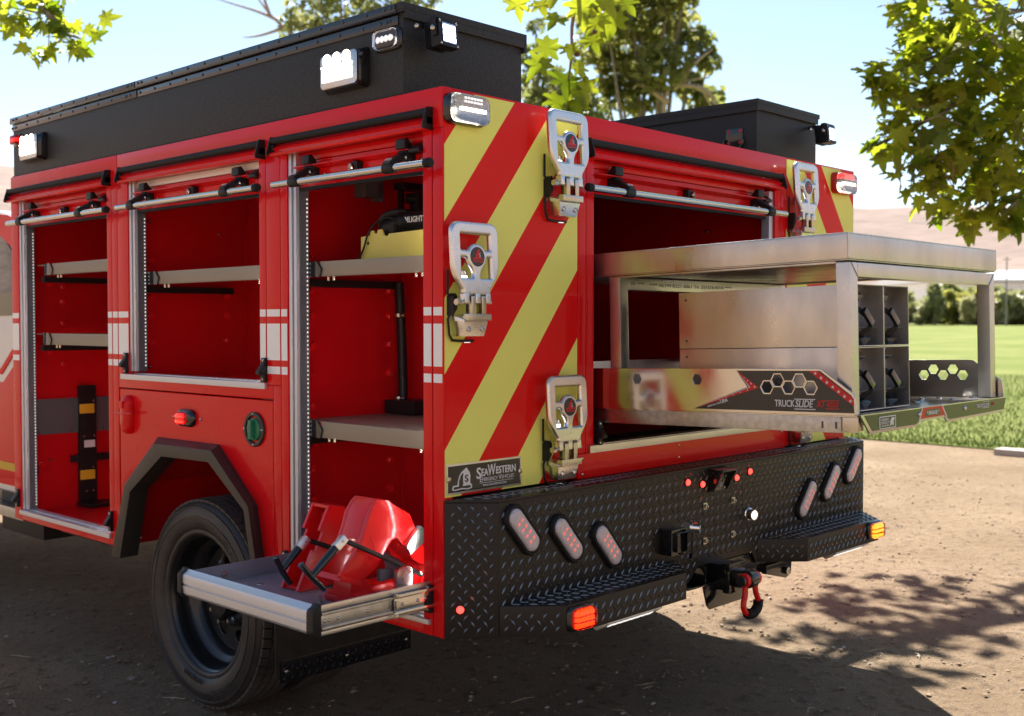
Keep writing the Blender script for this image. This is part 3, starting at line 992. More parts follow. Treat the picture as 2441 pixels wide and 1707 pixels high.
text('EHICLES', .0155, T(.2315, .0285), 'lettering', 'print_white', np_, width=.054)
plate([(.136, .0235), (.284, .0235), (.284, .0222), (.136, .0222)], [], .0006, .00001, T(0, 0), 'rule', 'print_white', np_)
text('www.seawesternev.com', .0125, T(.150, .0125), 'lettering', 'print_white', np_, width=.104)
HX = [(.022, .018), (.026, .026), (.044, .027), (.046, .040), (.052, .054), (.060, .064), (.070, .070), (.082, .077), (.086, .070), (.094, .062), (.097, .050), (.096, .030), (.105, .022), (.104, .013), (.088, .010), (.062, .013), (.038, .011), (.024, .012)]
HI = [(.026, .0175), (.030, .022), (.049, .022), (.050, .038), (.056, .052), (.064, .060), (.069, .061), (.067, .050), (.068, .030), (.066, .022), (.094, .0225), (.100, .020), (.098, .0155), (.086, .0135), (.062, .0165), (.040, .0145), (.030, .0145)]
plate(HX, [HI[::-1]], .0008, .00001, T(0, 0), 'helmet_outline', 'print_white', np_)
text('S', .030, frame((px0 + .0725, -.0055, pz0 + .0335), (1, 0, 0), (0, 0, 1)), 'lettering', 'plate_black', np_, width=.015, bold=.0005)

# ---- bumper
m = MB()
m.prism([(.115, .55), (1.09, .55), (1.15, .6), (1.515, .6), (1.55, .55), (2.435, .55), (2.435, .9515), (.115, .9515)], 'y', -.115, -.108)
m.prism([(.0015, -.003), (.1145, -.116), (.1145, -.003)], 'z', .55, .9515)
m.prism([(2.5485, -.003), (2.4355, -.116), (2.4355, -.003)], 'z', .55, .9515)
m.prism([(.0015, -.0025), (.115, -.1165), (2.435, -.1165), (2.5485, -.0025)], 'z', .952, .960)
bump = m.build('bumper', 'tread_black', truck, .0025)
m = MB(); m.prism([(.1165, -.1165), (.256, -.256), (.8725, -.256), (1.012, -.1165)], 'z', .555, .645); m.build('bumper_step', 'tread_black', truck, .003)
m = MB(); m.prism([(1.552, -.1165), (1.69, -.256), (2.294, -.256), (2.4335, -.1165)], 'z', .555, .645); m.build('bumper_step', 'tread_black', truck, .003)
# raised tread bars
def lugs(mb, F, poly, voids=(), P=.038, l=.0145, w=.0040, h=.0030):
    xs = [p[0] for p in poly]; ys = [p[1] for p in poly]
    nx = int((max(xs) - min(xs)) / P) + 2
    ny = int((max(ys) - min(ys)) / P) + 2
    for i in range(nx):
        for j in range(ny):
            for q in (0, 1):
                x = min(xs) + i * P + q * P / 2
                y = min(ys) + j * P + q * P / 2
                ca, sa = math.cos(R(50 if q else 130)), math.sin(R(50 if q else 130))
                e = [(x + ca * l * k, y + sa * l * k) for k in (-1, 1)]
                if not all(inpoly(a, b, poly) for a, b in e):
                    continue
                if any((x - v[0]) ** 2 + (y - v[1]) ** 2 < v[2] ** 2 for v in voids):
                    continue
                pts = [(e[0][0], e[0][1], 0), (x - sa * w, y + ca * w, 0), (e[1][0], e[1][1], 0), (x + sa * w, y - ca * w, 0),
                       (x - ca * l * .55, y - sa * l * .55, h), (x + ca * l * .55, y + sa * l * .55, h)]
                mb.add(pts, [(0, 4, 1), (1, 4, 5), (1, 5, 2), (2, 5, 3), (3, 5, 4), (3, 4, 0)], F)
OV = [(.210, .861, .078), (.414, .806, .078), (.615, .757, .078), (1.917, .761, .078), (2.120, .810, .078), (2.318, .863, .078)]
VO = []
for x, z, r_ in OV:
    for t in (-.6, 0, .6):
        s = -1 if x < 1 else 1
        VO.append((x + s * t * .078 * .66, z + t * .078 * .75, .044))
VO += [(1.26, .905, .06), (.965, .72, .075), (1.093, .752, .03), (1.48, .752, .03)]
m = MB()
lugs(m, REAR(0, 0, -.1152), [(.118, .556), (1.085, .556), (1.148, .606), (1.518, .606), (1.553, .556), (2.43, .556), (2.43, .948), (.118, .948)], VO)
FC = frame((0, -.0016, 0), (1, -1, 0), (0, 0, 1))
lugs(m, FC, [(.008, .556), (.158, .556), (.158, .948), (.008, .948)], [(.04, .631, .02)])
FC2 = frame((2.435, -.1165, 0), (1, 1, 0), (0, 0, 1))
lugs(m, FC2, [(.005, .556), (.155, .556), (.155, .948), (.005, .948)])
FT = frame((0, 0, .9602), (1, 0, 0), (0, 1, 0))
lugs(m, FT, [(.03, -.008), (.125, -.112), (2.425, -.112), (2.52, -.008)])
FTs = frame((0, 0, .6452), (1, 0, 0), (0, 1, 0))
for a, b, c_, d in ((.1165, .256, .8725, 1.012), (1.552, 1.69, 2.294, 2.4335)):
    lugs(m, FTs, [(a + .01, -.12), (b, -.252), (c_, -.252), (d - .01, -.12)])
    lugs(m, REAR(0, 0, -.2563), [(b + .004, .559), (c_ - .004, .559), (c_ - .004, .643), (b + .004, .643)], [(.31, .6, .07), (2.24, .6, .07)])
lugs(m, frame((.1165, -.1167, 0), (1, -1, 0), (0, 0, 1)), [(.002, .559), (.195, .559), (.195, .643), (.002, .643)])
lugs(m, frame((1.552, -.1167, 0), (1.0, -1.0, 0), (0, 0, 1)), [(.002, .559), (.19, .559), (.19, .643), (.002, .643)])
tr = m.build('tread_bars', 'tread_bar', bump, recalc=False, sharp=10)
stuff(tr)

# oval stop / turn / reverse lamps
for x, z, _ in OV:
    s = -1 if x < 1 else 1
    F = frame((x, -.1155, z), (s * .66, 0, .75), (-.75 * s, 0, .66))
    if F.to_3x3().col[2].y > 0:
        F = frame((x, -.1155, z), (s * .66, 0, .75), (.75 * s, 0, -.66))
    def pil(hl, hr, lv):
        mb = MB()
        return mb.loft([[tuple(F @ Vector((q[0], q[1], d))) for q in rrect(-hl + k, hl - k, -hr + k, hr - k, hr - k - .0005, 8)] for d, k in lv], True, True)
    g = pil(.096, .041, ((.0, 0), (.012, .0), (.017, .004), (.017, .009), (.012, .012))).build('tail_lamp', 'rubber', truck, sharp=50)
    pil(.083, .0285, ((.011, 0), (.0185, .001), (.0225, .006), (.0235, .013))).build('lens', 'lens_frost', g, sharp=50)
    m = MB()
    for i in range(4):
        for k in (-1, 1):
            m.box(-.045 + i * .026, -.037 + i * .026, k * .009 - .0055, k * .009 + .0055, .0233, .0246, F @ Matrix.Rotation(.0, 4, 'Z'))
    m.build('led', 'led_red_dim', g, .001)

# small marker lamps, camera, bolts, plug, round lamps on the bumper face
def button(x, z, y=-.1155, d=(0, -1, 0)):
    m = MB(); m.lathe([(.0155, 0), (.0155, .004), (.012, .0055)], (x, y, z), d, 18)
    g = m.build('marker_lamp', 'black_plastic', truck)
    m = MB(); m.dome(Vector((x, y, z)) + Vector(d).normalized() * .004, d, .0115, .010, 14); m.build('lens', 'led_red', g)
for x, z in ((1.075, .914), (1.167, .898), (1.394, .899), (1.487, .914)):
    button(x, z)
button(.034, .637, -.036, (-.7, -.7, 0))
cm = MB()
cm.prism([(-.1158, .950), (-.172, .945), (-.176, .936), (-.140, .868), (-.1158, .864)], 'x', 1.2115, 1.219)
cm.prism([(-.1158, .950), (-.172, .945), (-.176, .936), (-.140, .868), (-.1158, .864)], 'x', 1.301, 1.3085)
cm.hexa([(1.2115, -.177, .9405), (1.3085, -.177, .9405), (1.3085, -.1158, .9455), (1.2115, -.1158, .9455), (1.2115, -.177, .9455), (1.3085, -.177, .9455), (1.3085, -.1158, .9510), (1.2115, -.1158, .9510)])
cm.hexa([(1.2195, -.132, .868), (1.3005, -.132, .868), (1.3005, -.1158, .864), (1.2195, -.1158, .864), (1.2195, -.142, .938), (1.3005, -.142, .938), (1.3005, -.1158, .94), (1.2195, -.1158, .94)])
co = cm.build('reversing_camera', 'black_gloss', truck, .0015)
m = MB(); m.lathe([(.023, 0), (.023, .006), (.018, .007), (.012, .004), (.007, .005), (.001, .006)], (1.26, -.136, .903), (0, -1, -.15), 20, True); m.build('camera_lens', 'lens_glass', co)
m = MB()
for x, z in ((1.228, .876), (1.292, .876), (1.292, .918), (1.228, .918)):
    m.dome((x, -.1315 - (z - .868) * .14, z), (0, -1, -.15), .005, .004, 8)
m.build('camera_screw', 'zinc', co)
m = MB()
for x, z in ((1.187, .816), (1.372, .816), (1.187, .689), (1.372, .689)):
    m.box(x - .012, x + .012, -.121, -.1155, z - .012, z + .012)
    m.lathe([(.008, 0), (.008, .006), (.0045, .007), (.0045, .012), (.001, .012)], (x, -.121, z), (0, -1, 0), 6, True)
m.build('carriage_bolt', 'zinc', truck, .0008)
for x, z, d, lit in ((1.48, .752, (-.2, -1, 0), 'led_cool'), (1.093, .752, (.75, -1, -.1), 'led_soft')):
    dv = Vector(d).normalized()
    m = MB(); m.lathe([(.024, 0), (.024, .008), (.020, .010), (.0185, .034), (.020, .036), (.016, .036)], (x, -.1157, z), dv, 20)
    g = m.build('utility_lamp', 'chrome', truck, recalc=True)
    m = MB(); m.lathe([(.0165, 0), (.012, .003), (.001, .004)], Vector((x, -.1157, z)) + dv * .034, dv, 16, True); m.build('lens', lit, g)
m = MB()
m.box(.915, 1.005, -.165, -.1158, .678, .768); m.box(.93, .99, -.18, -.165, .69, .757)
pg = m.build('trailer_socket', 'black_gloss', truck, .006)
m = MB(); m.hexa([(.982, -.205, .676), (1.02, -.175, .676), (1.028, -.170, .676), (.99, -.20, .676), (.976, -.21, .756), (1.014, -.18, .764), (1.022, -.175, .764), (.984, -.205, .756)]); m.box(.995, 1.02, -.195, -.18, .664, .68); m.build('socket_lid', 'black_plastic', pg, .003)
# lower marker lights and led bars
def amber(x, led, F):
    def pil(hw, hh, d0, d1, LV):
        mb = MB()
        return mb.loft([[tuple(F @ Vector((q[0], q[1], d0 + (d1 - d0) * t))) for q in rrect(-hw * k, hw * k, -hh * k, hh * k, hh * k * .55, 6)] for t, k in LV], True, True)
    LV = ((0, 1.), (.5, 1.), (.85, .93), (1., .8))
    g = pil(.060, .038, .0005, .014, LV).build('warning_light', 'black_gloss', truck, sharp=50)
    pil(.049, .031, .0135, .036, LV).build('lens', 'lens_red' if led == 'led_amber' else 'lens_amber', g, sharp=50)
    m = MB()
    for i in range(4):
        for k in range(3):
            m.box(-.035 + i * .0185, -.022 + i * .0185, -.023 + k * .016, -.013 + k * .016, .014, .022, F)
    m.build('led', led, g)
amber(.31, 'led_amber', REAR(.318, .602, -.2565))
amber(2.24, 'led_amber_pale', REAR(2.245, .606, -.2565))
for x0 in (.46, 1.93):
    m = MB(); m.prism([(-.25, .5545), (-.16, .5545), (-.16, .548), (-.20, .522), (-.206, .522), (-.25, .548)], 'x', x0, x0 + .285)
    g = m.build('ground_light', 'anodised', truck, .001)
    m = MB()
    for k in range(8):
        m.box(x0 + .03 + k * .029, x0 + .05 + k * .029, -.0085, .0085, -.001, .003, Matrix.Identity(4) @ frame((0, -.231, .5355), (1, 0, 0), (0, .8, -.55)).copy() @ Matrix.Translation((0, 0, 0)))
    m.build('led', 'led_soft', g)

# ---- hitch receiver
m = MB()
m.box(1.228, 1.322, -.196, .10, .508, .602); m.box(1.221, 1.329, -.202, -.172, .501, .609)
hi = m.build('hitch_receiver', 'black_gloss', truck, .004)
m = MB()
m.box(1.04, 1.43, -.148, .03, .5345, .5425)
m.prism([(1.13, .534), (1.155, .462), (1.172, .446), (1.40, .446), (1.43, .534)], 'y', -.152, -.145)
m.prism([(1.333, .505), (1.785, .505), (1.795, .545), (1.60, .548), (1.535, .592), (1.333, .592)], 'y', -.104, -.084)
m.box(1.16, 1.168, -.14, .03, .543, .60); m.box(1.385, 1.393, -.083, .03, .543, .60)
m.prism([(1.60, .50), (1.75, .462), (1.79, .475), (1.795, .5335), (1.60, .5335)], 'y', -.128, -.1045)
m.build('hitch_plate', 'black_gloss', hi, .003)
m = MB(); m.lathe([(.016, 0), (.016, .012), (.009, .014), (.001, .014)], (1.748, -.1285, .492), (0, -1, 0), 6, True); m.build('chain_bolt', 'zinc', hi)
m = MB(); m.box(1.246, 1.304, -.236, -.202, .524, .586); m.lathe([(.028, -.026), (.032, -.02), (.032, .02), (.028, .026)], (1.275, -.252, .556), (1, 0, 0), 20, True)
m.build('drawbar', 'black_gloss', hi, .003)

# ---- roof boxes
def roof_box(x0, x1, mirror):
    y0, y1 = .183, 2.985
    b = MB().box(x0, x1, y0, y1, 2.171, 2.425).build('roof_box', 'black_texture', truck, .003)
    m = MB()
    m.box(x0 - .012, x1 + .014, y0 - .012, y1 + .012, 2.4255, 2.4465)
    m.box(x0 - .012, x0 - .001, y0 - .012, y1 + .012, 2.418, 2.4254); m.box(x1 + .001, x1 + .014, y0 - .012, y1 + .012, 2.385, 2.4254) if not mirror else m.box(x0 - .012, x0 - .001, y0 - .012, y1 + .012, 2.395, 2.4179)
    m.box(x0 - .0005, x1 + .0008, y0 - .012, y0 - .001, 2.40, 2.4254)
    m.build('lid', 'black_texture', b, .002)
    if not mirror:
        m = MB()
        m.box(x0 - .0145, x0 - .0125, y0 + .02, 1.79, 2.422, 2.444); m.box(x0 - .0145, x0 - .0125, 1.80, y1, 2.422, 2.444)
        m.box(x0 - .0045, x0 - .0005, y0 + .02, 1.79, 2.384, 2.4165); m.box(x0 - .0045, x0 - .0005, 1.80, y1, 2.384, 2.4165)
        m.tube([(x0 - .012, y0 + .015, 2.419), (x0 - .012, y1, 2.419)], .0042, 8)
        m.build('hinge', 'black_gloss', b, .0004)
        m = MB()
        y = y0 + .04
        ys = []
        while y < y1 - .05:
            ys.append(y); y += .117
        ys += [1.74, 1.77, 1.82, 1.85, y0 + .025, y0 + .07, y1 - .03, y1 - .06]
        for y in ys:
            m.dome((x0 - .0145, y, 2.434), (-1, 0, 0), .0055, .004, 8); m.dome((x0 - .0045, y + .03, 2.399), (-1, 0, 0), .0055, .004, 8)
        stuff(m.build('rivets', 'black_gloss', b))
    else:
        m = MB()
        for y, z in ((.262, 2.318), (.322, 2.318), (.262, 2.268), (.322, 2.268)):
            m.dome((x0 - .002, y, z), (-1, 0, 0), .009, .006, 8)
        m.build('handle_rivet', 'print_red', b)
        m = MB(); m.box(x0 - .005, x0 - .0005, .25, .335, 2.255, 2.33); m.tube([(x0 - .012, .25, 2.285)] + [(x0 - .012, .2925 - .05 * math.cos(R(a)), 2.275 - .045 * math.sin(R(a))) for a in range(0, 181, 20)] + [(x0 - .012, .335, 2.285)], .006, 8)
        m.build('lid_handle', 'black_gloss', b, .001)
    return b
bl = roof_box(.010, .532, False)
brx = roof_box(2.018, 2.535, True)
# drip channel under the box
MB().box(.004, .0095, .19, 2.985, 2.1705, 2.1745).build('box_gasket', 'rubber', truck)
# scene lights on the driver side of the box
def scene_light(y, z, hw, hh):
    F = frame((.0095, y, z), (0, -1, 0), (0, 0, 1))
    def pil(hw, hh, d0, d1, r, LV, dx=0., dz=0.):
        mb = MB()
        return mb.loft([[tuple(F @ Vector((q[0] + dx * t, q[1] + dz * t, d0 + (d1 - d0) * t))) for q in rrect(-hw * k, hw * k, -hh * k, hh * k, r * k, 5)] for t, k in LV], True, True)
    g = pil(hw, hh, 0., .038, .018, ((0, 1.), (.18, .99), (1., .84)), .01, -.004).build('scene_light', 'black_gloss', truck, sharp=45)
    pil(hw * .82, hh * .83, .0385, .043, .014, ((0, 1.), (.6, 1.), (1., .95)), .01, -.004).build('bezel', 'aluminium', g, sharp=45)
    m = MB()
    m.box(-hw * .66, hw * .64, -hh * .52, hh * .08, 0.0435, .047, F)
    m.box(-hw * .70, hw * .68, hh * .16, hh * .26, 0.0435, .0465, F)
    for k in range(3):
        c = F @ Vector((-hw * .46 + k * hw * .44, hh * .54, .043)); m.dome(c, F.to_3x3() @ Vector((0, 0, 1)), hw * .19, .006, 14)
    m.build('led_panel', 'led_white', g, .001)
scene_light(.452, 2.281, .112, .063)
scene_light(2.735, 2.282, .112, .063)
def small_marker(y, z, hw, hh, lens, led, d=.03):
    F = frame((.0095, y, z), (0, -1, 0), (0, 0, 1))
    def pil(hw, hh, d0, d1, LV):
        mb = MB()
        return mb.loft([[tuple(F @ Vector((q[0], q[1], d0 + (d1 - d0) * t))) for q in rrect(-hw * k, hw * k, -hh * k, hh * k, hh * k * .6, 6)] for t, k in LV], True, True)
    LV = ((0, 1.), (.5, 1.), (.85, .93), (1., .8))
    g = pil(hw, hh, .0, d * .4, LV).build('side_marker', 'black_gloss', truck, sharp=50)
    pil(hw * .84, hh * .8, d * .42, d * .5, LV).build('reflector', 'chrome', g, sharp=50)
    m = MB()
    for i in range(4):
        m.dome(F @ Vector((-hw * .45 + i * hw * .3, 0, d * .48)), F.to_3x3() @ Vector((0, 0, 1)), hh * .3, .006, 8)
    m.build('led', led, g)
    pil(hw * .86, hh * .84, d * .5, d, LV).build('lens', lens, g, sharp=60)
small_marker(.248, 2.345, .062, .034, 'lens_clear', 'led_soft')
small_marker(2.925, 2.338, .045, .026, 'lens_red', 'led_red')
# cube work lights on the back of the boxes
def cube_light(x, y, z, rot, parent_bracket):
    M = Matrix.Translation((x, y, z)) @ Matrix.Rotation(R(rot[2]), 4, 'Z') @ Matrix.Rotation(R(rot[0]), 4, 'X')
    # local: face towards -y
    m = MB(); m.box(-.042, .042, -.006, .030, -.040, .040, M); m.box(-.034, .034, .03, .048, -.032, .032, M)
    for k in range(5):
        m.box(-.038, .038, .032 + k * .006, .034 + k * .006, -.038, .038, M)
    g = m.build('work_light', 'black_plastic', truck, .002)
    m = MB(); m.box(-.029, .029, -.0085, -.0062, -.030, .030, M); m.build('reflector', 'chrome', g)
    m = MB()
    for i in range(2):
        for k in range(3):
            m.box(-.025 + i * .027, -.002 + i * .027, -.0115, -.0086, -.026 + k * .018, -.012 + k * .018, M)
    m.build('led', 'led_cool', g, .001)
    m = MB()
    for a in (-.036, .036):
        for b in (-.034, .034):
            m.dome(M @ Vector((a, -.006, b)), M.to_3x3() @ Vector((0, -1, 0)), .0045, .003, 8)
    m.build('corner_screw', 'zinc', g)
    m = MB(); m.box(-.045, .045, .0, .02, .042, .048, M); m.box(-.050, -.045, .0, .02, -.01, .048, M); m.box(.045, .050, .0, .02, -.01, .048, M)
    c = M @ Vector((0, .01, .045))
    m.tube([c, (c.x - .01, parent_bracket, c.z - .005)], .008, 8)
    m.build('mount', 'black_plastic', g, .001)
    m = MB(); c2 = M @ Vector((-.052, .01, .012)); m.dome(c2, M.to_3x3() @ Vector((-1, 0, 0)), .009, .007, 10); m.dome(c2 + Vector((-.02, .05, .01)), (-.5, -1, 0), .008, .006, 10); m.build('mount_bolt', 'zinc', g)
cube_light(.100, .085, 2.352, (-6, 0, 4), .18)
cube_light(2.470, .075, 2.336, (-6, 0, 3), .18)

# ---- cab ahead of the body
m = MB()
side_prof = [(3.12, .62), (6.5, .62), (6.5, 1.25), (6.3, 1.38), (4.95, 1.47), (4.45, 2.0), (4.2, 2.06), (3.5, 2.06), (3.2, 2.0), (3.12, 1.6)]
m.prism(side_prof, 'x', .12, 2.43)
cab = m.build('cab', 'cab_white', truck, .03, 3)
m = MB(); m.prism([(3.2, 1.52), (4.75, 1.50), (4.38, 1.94), (3.42, 1.96), (3.22, 1.80)], 'x', .112, .119); m.build('window', 'window_glass', cab, .002)
m = MB(); m.prism([(3.13, .66), (5.15, .66), (5.15, 1.18), (3.40, 1.18), (3.13, 1.36)], 'x', .1135, .1195); m.build('lower_panel', 'red_paint', cab, .002)
m = MB(); m.prism([(3.13, 1.42), (3.42, 1.22), (5.1, 1.22), (5.1, 1.245), (3.43, 1.245), (3.13, 1.455)], 'x', .1128, .1193); m.build('swoosh', 'red_vinyl', cab)
m = MB(); m.prism([(3.13, .735), (5.1, .745), (5.1, .785), (3.13, .775)], 'x', .1105, .1133); m.build('amber_strip', 'strap_yellow', cab)
m = MB(); m.prism([(3.14, 1.97), (3.3, 2.02), (3.75, 2.07), (3.5, 1.97), (3.22, 1.84)], 'x', .1085, .1118); m.build('roof_trim', 'red_paint', cab)
m = MB(); m.box(.10, .34, 3.15, 4.9, .50, .555); m.build('running_board', 'galvanised', cab, .01)
m = MB(); m.box(.18, .4, 3.1, 3.6, .40, .62); m.build('battery_box', 'dark_frame', cab, .01)
m = MB(); m.lathe([(.2, -.01), (.36, -.02), (.395, .02), (.395, .2), (.3, .22)], (.14, 4.75, .395), (1, 0, 0), 48); m.build('front_tyre', 'tyre_rubber', cab)
# mud flap tread strip
FM = REAR(0, 0, .8955)
ms = MB().box(.045, .655, .8925, .8955, .205, .285).build('tread_strip', 'black_gloss', mf, .001)
m = MB(); lugs(m, REAR(0, 0, .8924), [(.047, .207), (.653, .207), (.653, .283), (.047, .283)], (), .036, .014, .0036, .003)
stuff(m.build('strip_bars', 'black_gloss', ms if False else mf, recalc=False, sharp=10))
m = MB()
for x in (.07, .34, .63):
    m.dome((x, .8925, .245), (0, -1, 0), .008, .006, 8)
m.build('flap_bolt', 'zinc', mf)

# ================================================================= SHACKLE
sh = thing('shackle', (1.275, -.252, .44), 'red bow shackle with black rubber sleeve hanging from the tow hitch', 'shackle')
pts = [(1.2405, -.252, .556), (1.241, -.254, .535), (1.2395, -.256, .505), (1.226, -.258, .475), (1.230, -.259, .450), (1.252, -.260, .435), (1.275, -.260, .431), (1.298, -.260, .435), (1.320, -.259, .450), (1.324, -.258, .475), (1.3105, -.256, .505), (1.309, -.254, .535), (1.3095, -.252, .556)]
def spline(P, n):
    out = []
    P = [Vector(p) for p in P]
    for i in range(len(P) - 1):
        a, b, c, d = P[max(i - 1, 0)], P[i], P[i + 1], P[min(i + 2, len(P) - 1)]
        for k in range(n):
            t = k / n
            out.append(.5 * ((2 * b) + (c - a) * t + (2 * a - 5 * b + 4 * c - d) * t * t + (3 * b - a - 3 * c + d) * t ** 3))
    out.append(P[-1])
    return out
m = MB(); m.tube(spline(pts, 4), .0105, 14)
for sx in (1.2405, 1.3095):
    m.lathe([(.012, -.011), (.024, -.011), (.026, -.007), (.026, .007), (.024, .011), (.012, .011)], (sx, -.252, .556), (1, 0, 0), 20)
m.build('bow', 'chock_red', sh)
sp = spline(pts, 8)
seg = [p for p in sp if p.z < .472 and p.x > 1.245]
m = MB(); m.tube(seg, [.0175 + .0015 * (k % 2) for k in range(len(seg))], 14); m.build('rubber_sleeve', 'rubber', sh)
m = MB(); m.tube([(1.215, -.252, .556), (1.33, -.252, .556)], .0125, 14); m.lathe([(.020, -.008), (.021, 0), (.016, .008)], (1.221, -.252, .556), (1, 0, 0), 12, True); m.build('pin', 'black_gloss', sh)

# ================================================================= PULL-OUT TRAY
ty0, ty1, tx0, tx1 = .062, .735, -.405, .45
tray = thing('pull_out_tray', (0., .4, .62), 'silver and grey pull-out tray extended under the rear-most side compartment', 'tray')
m = MB()
m.box(tx0, tx1, ty0 + .004, ty1 - .004, .646, .650)
m.box(tx0, tx1, ty0, ty0 + .004, .642, .712)
m.box(tx0, tx1, ty1 - .004, ty1, .642, .705)
m.build('tray_pan', 'tray_grey', tray, .001)
# front handle extrusion
pr = [(tx0 - .001, .712), (tx0 - .005, .713), (tx0 - .012, .705), (tx0 - .022, .699), (tx0 - .024, .694), (tx0 - .024, .671), (tx0 - .019, .668), (tx0 - .019, .666), (tx0 - .024, .663), (tx0 - .022, .640), (tx0 - .012, .630), (tx0 - .001, .629)]
m = MB(); m.prism([(p[0], p[1]) for p in pr], 'y', ty0 + .020, ty1 - .004); m.build('front_rail', 'anodised', tray, .0008)
pc = [(tx0 + .002, .716), (tx0 - .008, .716), (tx0 - .014, .708), (tx0 - .025, .703), (tx0 - .028, .694), (tx0 - .028, .64), (tx0 - .016, .625), (tx0 + .002, .624)]
for a, b in ((ty0 - .010, ty0 + .020), (ty1 - .005, ty1 + .020)):
    m = MB(); m.prism(pc, 'y', a, b); m.build('corner_cap', 'black_plastic', tray, .003)
m = MB()
m.box(tx0 + .002, tx1, ty0 - .006, ty0 - .0005, .628, .640); m.box(tx0 + .002, tx1, ty0 - .006, ty0 - .0005, .695, .7125)
m.build('side_rail', 'aluminium', tray, .002)
m = MB()
m.box(tx0 + .004, .10, ty0 - .010, ty0 - .001, .6435, .651); m.box(tx0 + .004, .10, ty0 - .010, ty0 - .001, .684, .692); m.box(tx0 + .004, .10, ty0 - .006, ty0 - .002, .651, .684)
m.build('slide_channel', 'galvanised', tray, .0012)
m = MB()
m.box(-.15, .30, ty0 - .022, ty0 - .011, .638, .648); m.box(-.15, .30, ty0 - .022, ty0 - .011, .687, .697); m.box(-.148, .30, ty0 - .016, ty0 - .011, .648, .687)
m.build('outer_slide', 'steel', tray, .002)
m = MB()
for x in (-.39, -.375, -.345, -.24, -.12, -.06, -.03):
    m.dome((x, ty0 - .006 if x < -.15 else ty0 - .016, .668), (0, -1, 0), .0055, .004, 8)
m.box(-.149, -.138, ty0 - .026, ty0 - .022, .655, .68); m.box(-.152, -.142, ty0 - .027, ty0 - .020, .632, .642); m.box(-.152, -.142, ty0 - .027, ty0 - .020, .693, .702)
m.build('slide_rivet', 'zinc', tray, .0005)
m = MB()
for x, y in ((-.28, ty1 - .005),):
    m.lathe([(.010, 0), (.010, .005), (.006, .006), (.006, .014), (.001, .014)], (x, y, .675), (0, -1, 0), 6, True)
for x, y in ((-.24, .28), (-.20, .18), (-.22, .62)):
    m.lathe([(.010, 0), (.010, .006), (.006, .007), (.006, .022), (.001, .022)] if y < .5 else [(.012, 0), (.01, .002), (.001, .002)], (x, y, .650), (0, 0, 1), 8, True)
m.build('tray_bolt', 'zinc', tray)

# ================================================================= WHEEL CHOCKS (saddle-shaped cast chocks)
def arc(c, r, a0, a1, n):
    return [(c[0] + r * math.cos(R(a0 + (a1 - a0) * k / n)), c[1] + r * math.sin(R(a0 + (a1 - a0) * k / n))) for k in range(n + 1)]
ch1 = thing('wheel_chock', (-.05, .47, .65), 'red cast wheel chock showing its open channel side, on the pull-out tray', 'wheel chock', 'wheel chocks')
side = [(-.212, .655), (-.155, .775), (-.140, .772), (-.113, .826), (-.128, .832), (-.090, .908), (-.028, .897), (.015, .875), (.06, .835), (.10, .78), (.13, .72), (.145, .655)]
core = [(-.150, .66), (-.060, .885), (-.028, .889), (.012, .868), (.055, .829), (.094, .776), (.123, .718), (.137, .66)]
m = MB()
for y in (.435, .515):
    m.prism(side, 'y', y - .006, y + .006)
# curved web along the back and inner web
top = side[5:]
for k in range(len(top) - 1):
    a, b = Vector(top[k]), Vector(top[k + 1])
    n_ = Vector((-(b - a).y, (b - a).x)).normalized() * -.011
    n_ = -n_ if n_.y > 0 else n_
    m.prism([tuple(a), tuple(b), tuple(b + n_), tuple(a + n_)], 'y', .4415, .5085)
m.prism([(-.125, .665), (-.112, .66), (-.03, .86), (-.045, .868)], 'y', .4415, .5085)
m.box(-.20, -.10, .43, .52, .651, .662); m.box(.05, .14, .43, .52, .651, .662)
m.build('chock_body', 'chock_red', ch1, .003, 3)
MB().box(-.075, -.05, .462, .49, .852, .876).build('grip_block', 'chock_red', ch1, .003)

ch2 = thing('wheel_chock', (-.05, .24, .65), 'red cast wheel chock with splayed legs and aluminium pads, nearer the tailboard', 'wheel chock', 'wheel chocks')
# splayed saddle: outer shell lofted from the crest to two legs
m = MB()
def ring(y, k):
    """outline of the saddle in the xz plane at depth y, k narrows it"""
    P = [(-.236, .742), (-.185, .792), (-.158, .826), (-.138, .870), (-.126, .906), (-.104, .938), (-.086, .952), (-.046, .944), (-.026, .928), (-.002, .915), (.035, .893), (.052, .858), (.078, .808), (.108, .765), (.122, .740),
         (.088, .728), (.050, .748), (.008, .800), (-.016, .828), (-.038, .822), (-.066, .790), (-.105, .742), (-.150, .716)]
    return [(p[0] * 1 + (.02 * k), y, p[1] - .02 * k) for p in P]
RP = [(p[0], p[2]) for p in ring(0, 0)]
for ya, yb_ in ((.188, .206), (.290, .306)):
    m.prism(RP, 'y', ya, yb_)
up_ = clip(RP[:15] + [(.05, .80), (-.1, .80)], 0, 1, -.838)
m.prism(up_, 'y', .2065, .2895)
m.prism([(.0, .80), (.035, .893), (.078, .808), (.118, .742), (.09, .735)], 'y', .2065, .2895)
m.build('saddle', 'chock_red', ch2, .003, 2, 24)
m = MB()
m.prism([(-.246, .733), (-.236, .748), (-.168, .722), (-.165, .708)], 'y', .176, .312)
m.prism([(-.130, .906), (-.118, .902), (-.150, .824), (-.182, .786), (-.240, .740), (-.246, .748), (-.192, .796), (-.165, .832)], 'y', .180, .192)
m.prism([(.105, .770), (.118, .764), (.085, .655), (.070, .655)], 'y', .182, .30)
m.prism([(.020, .70), (.10, .70), (.10, .655), (.02, .655)], 'y', .20, .29)
m.prism([(-.190, .655), (-.178, .718), (-.13, .712), (-.10, .69), (.02, .69), (.02, .655)], 'y', .2065, .2895)
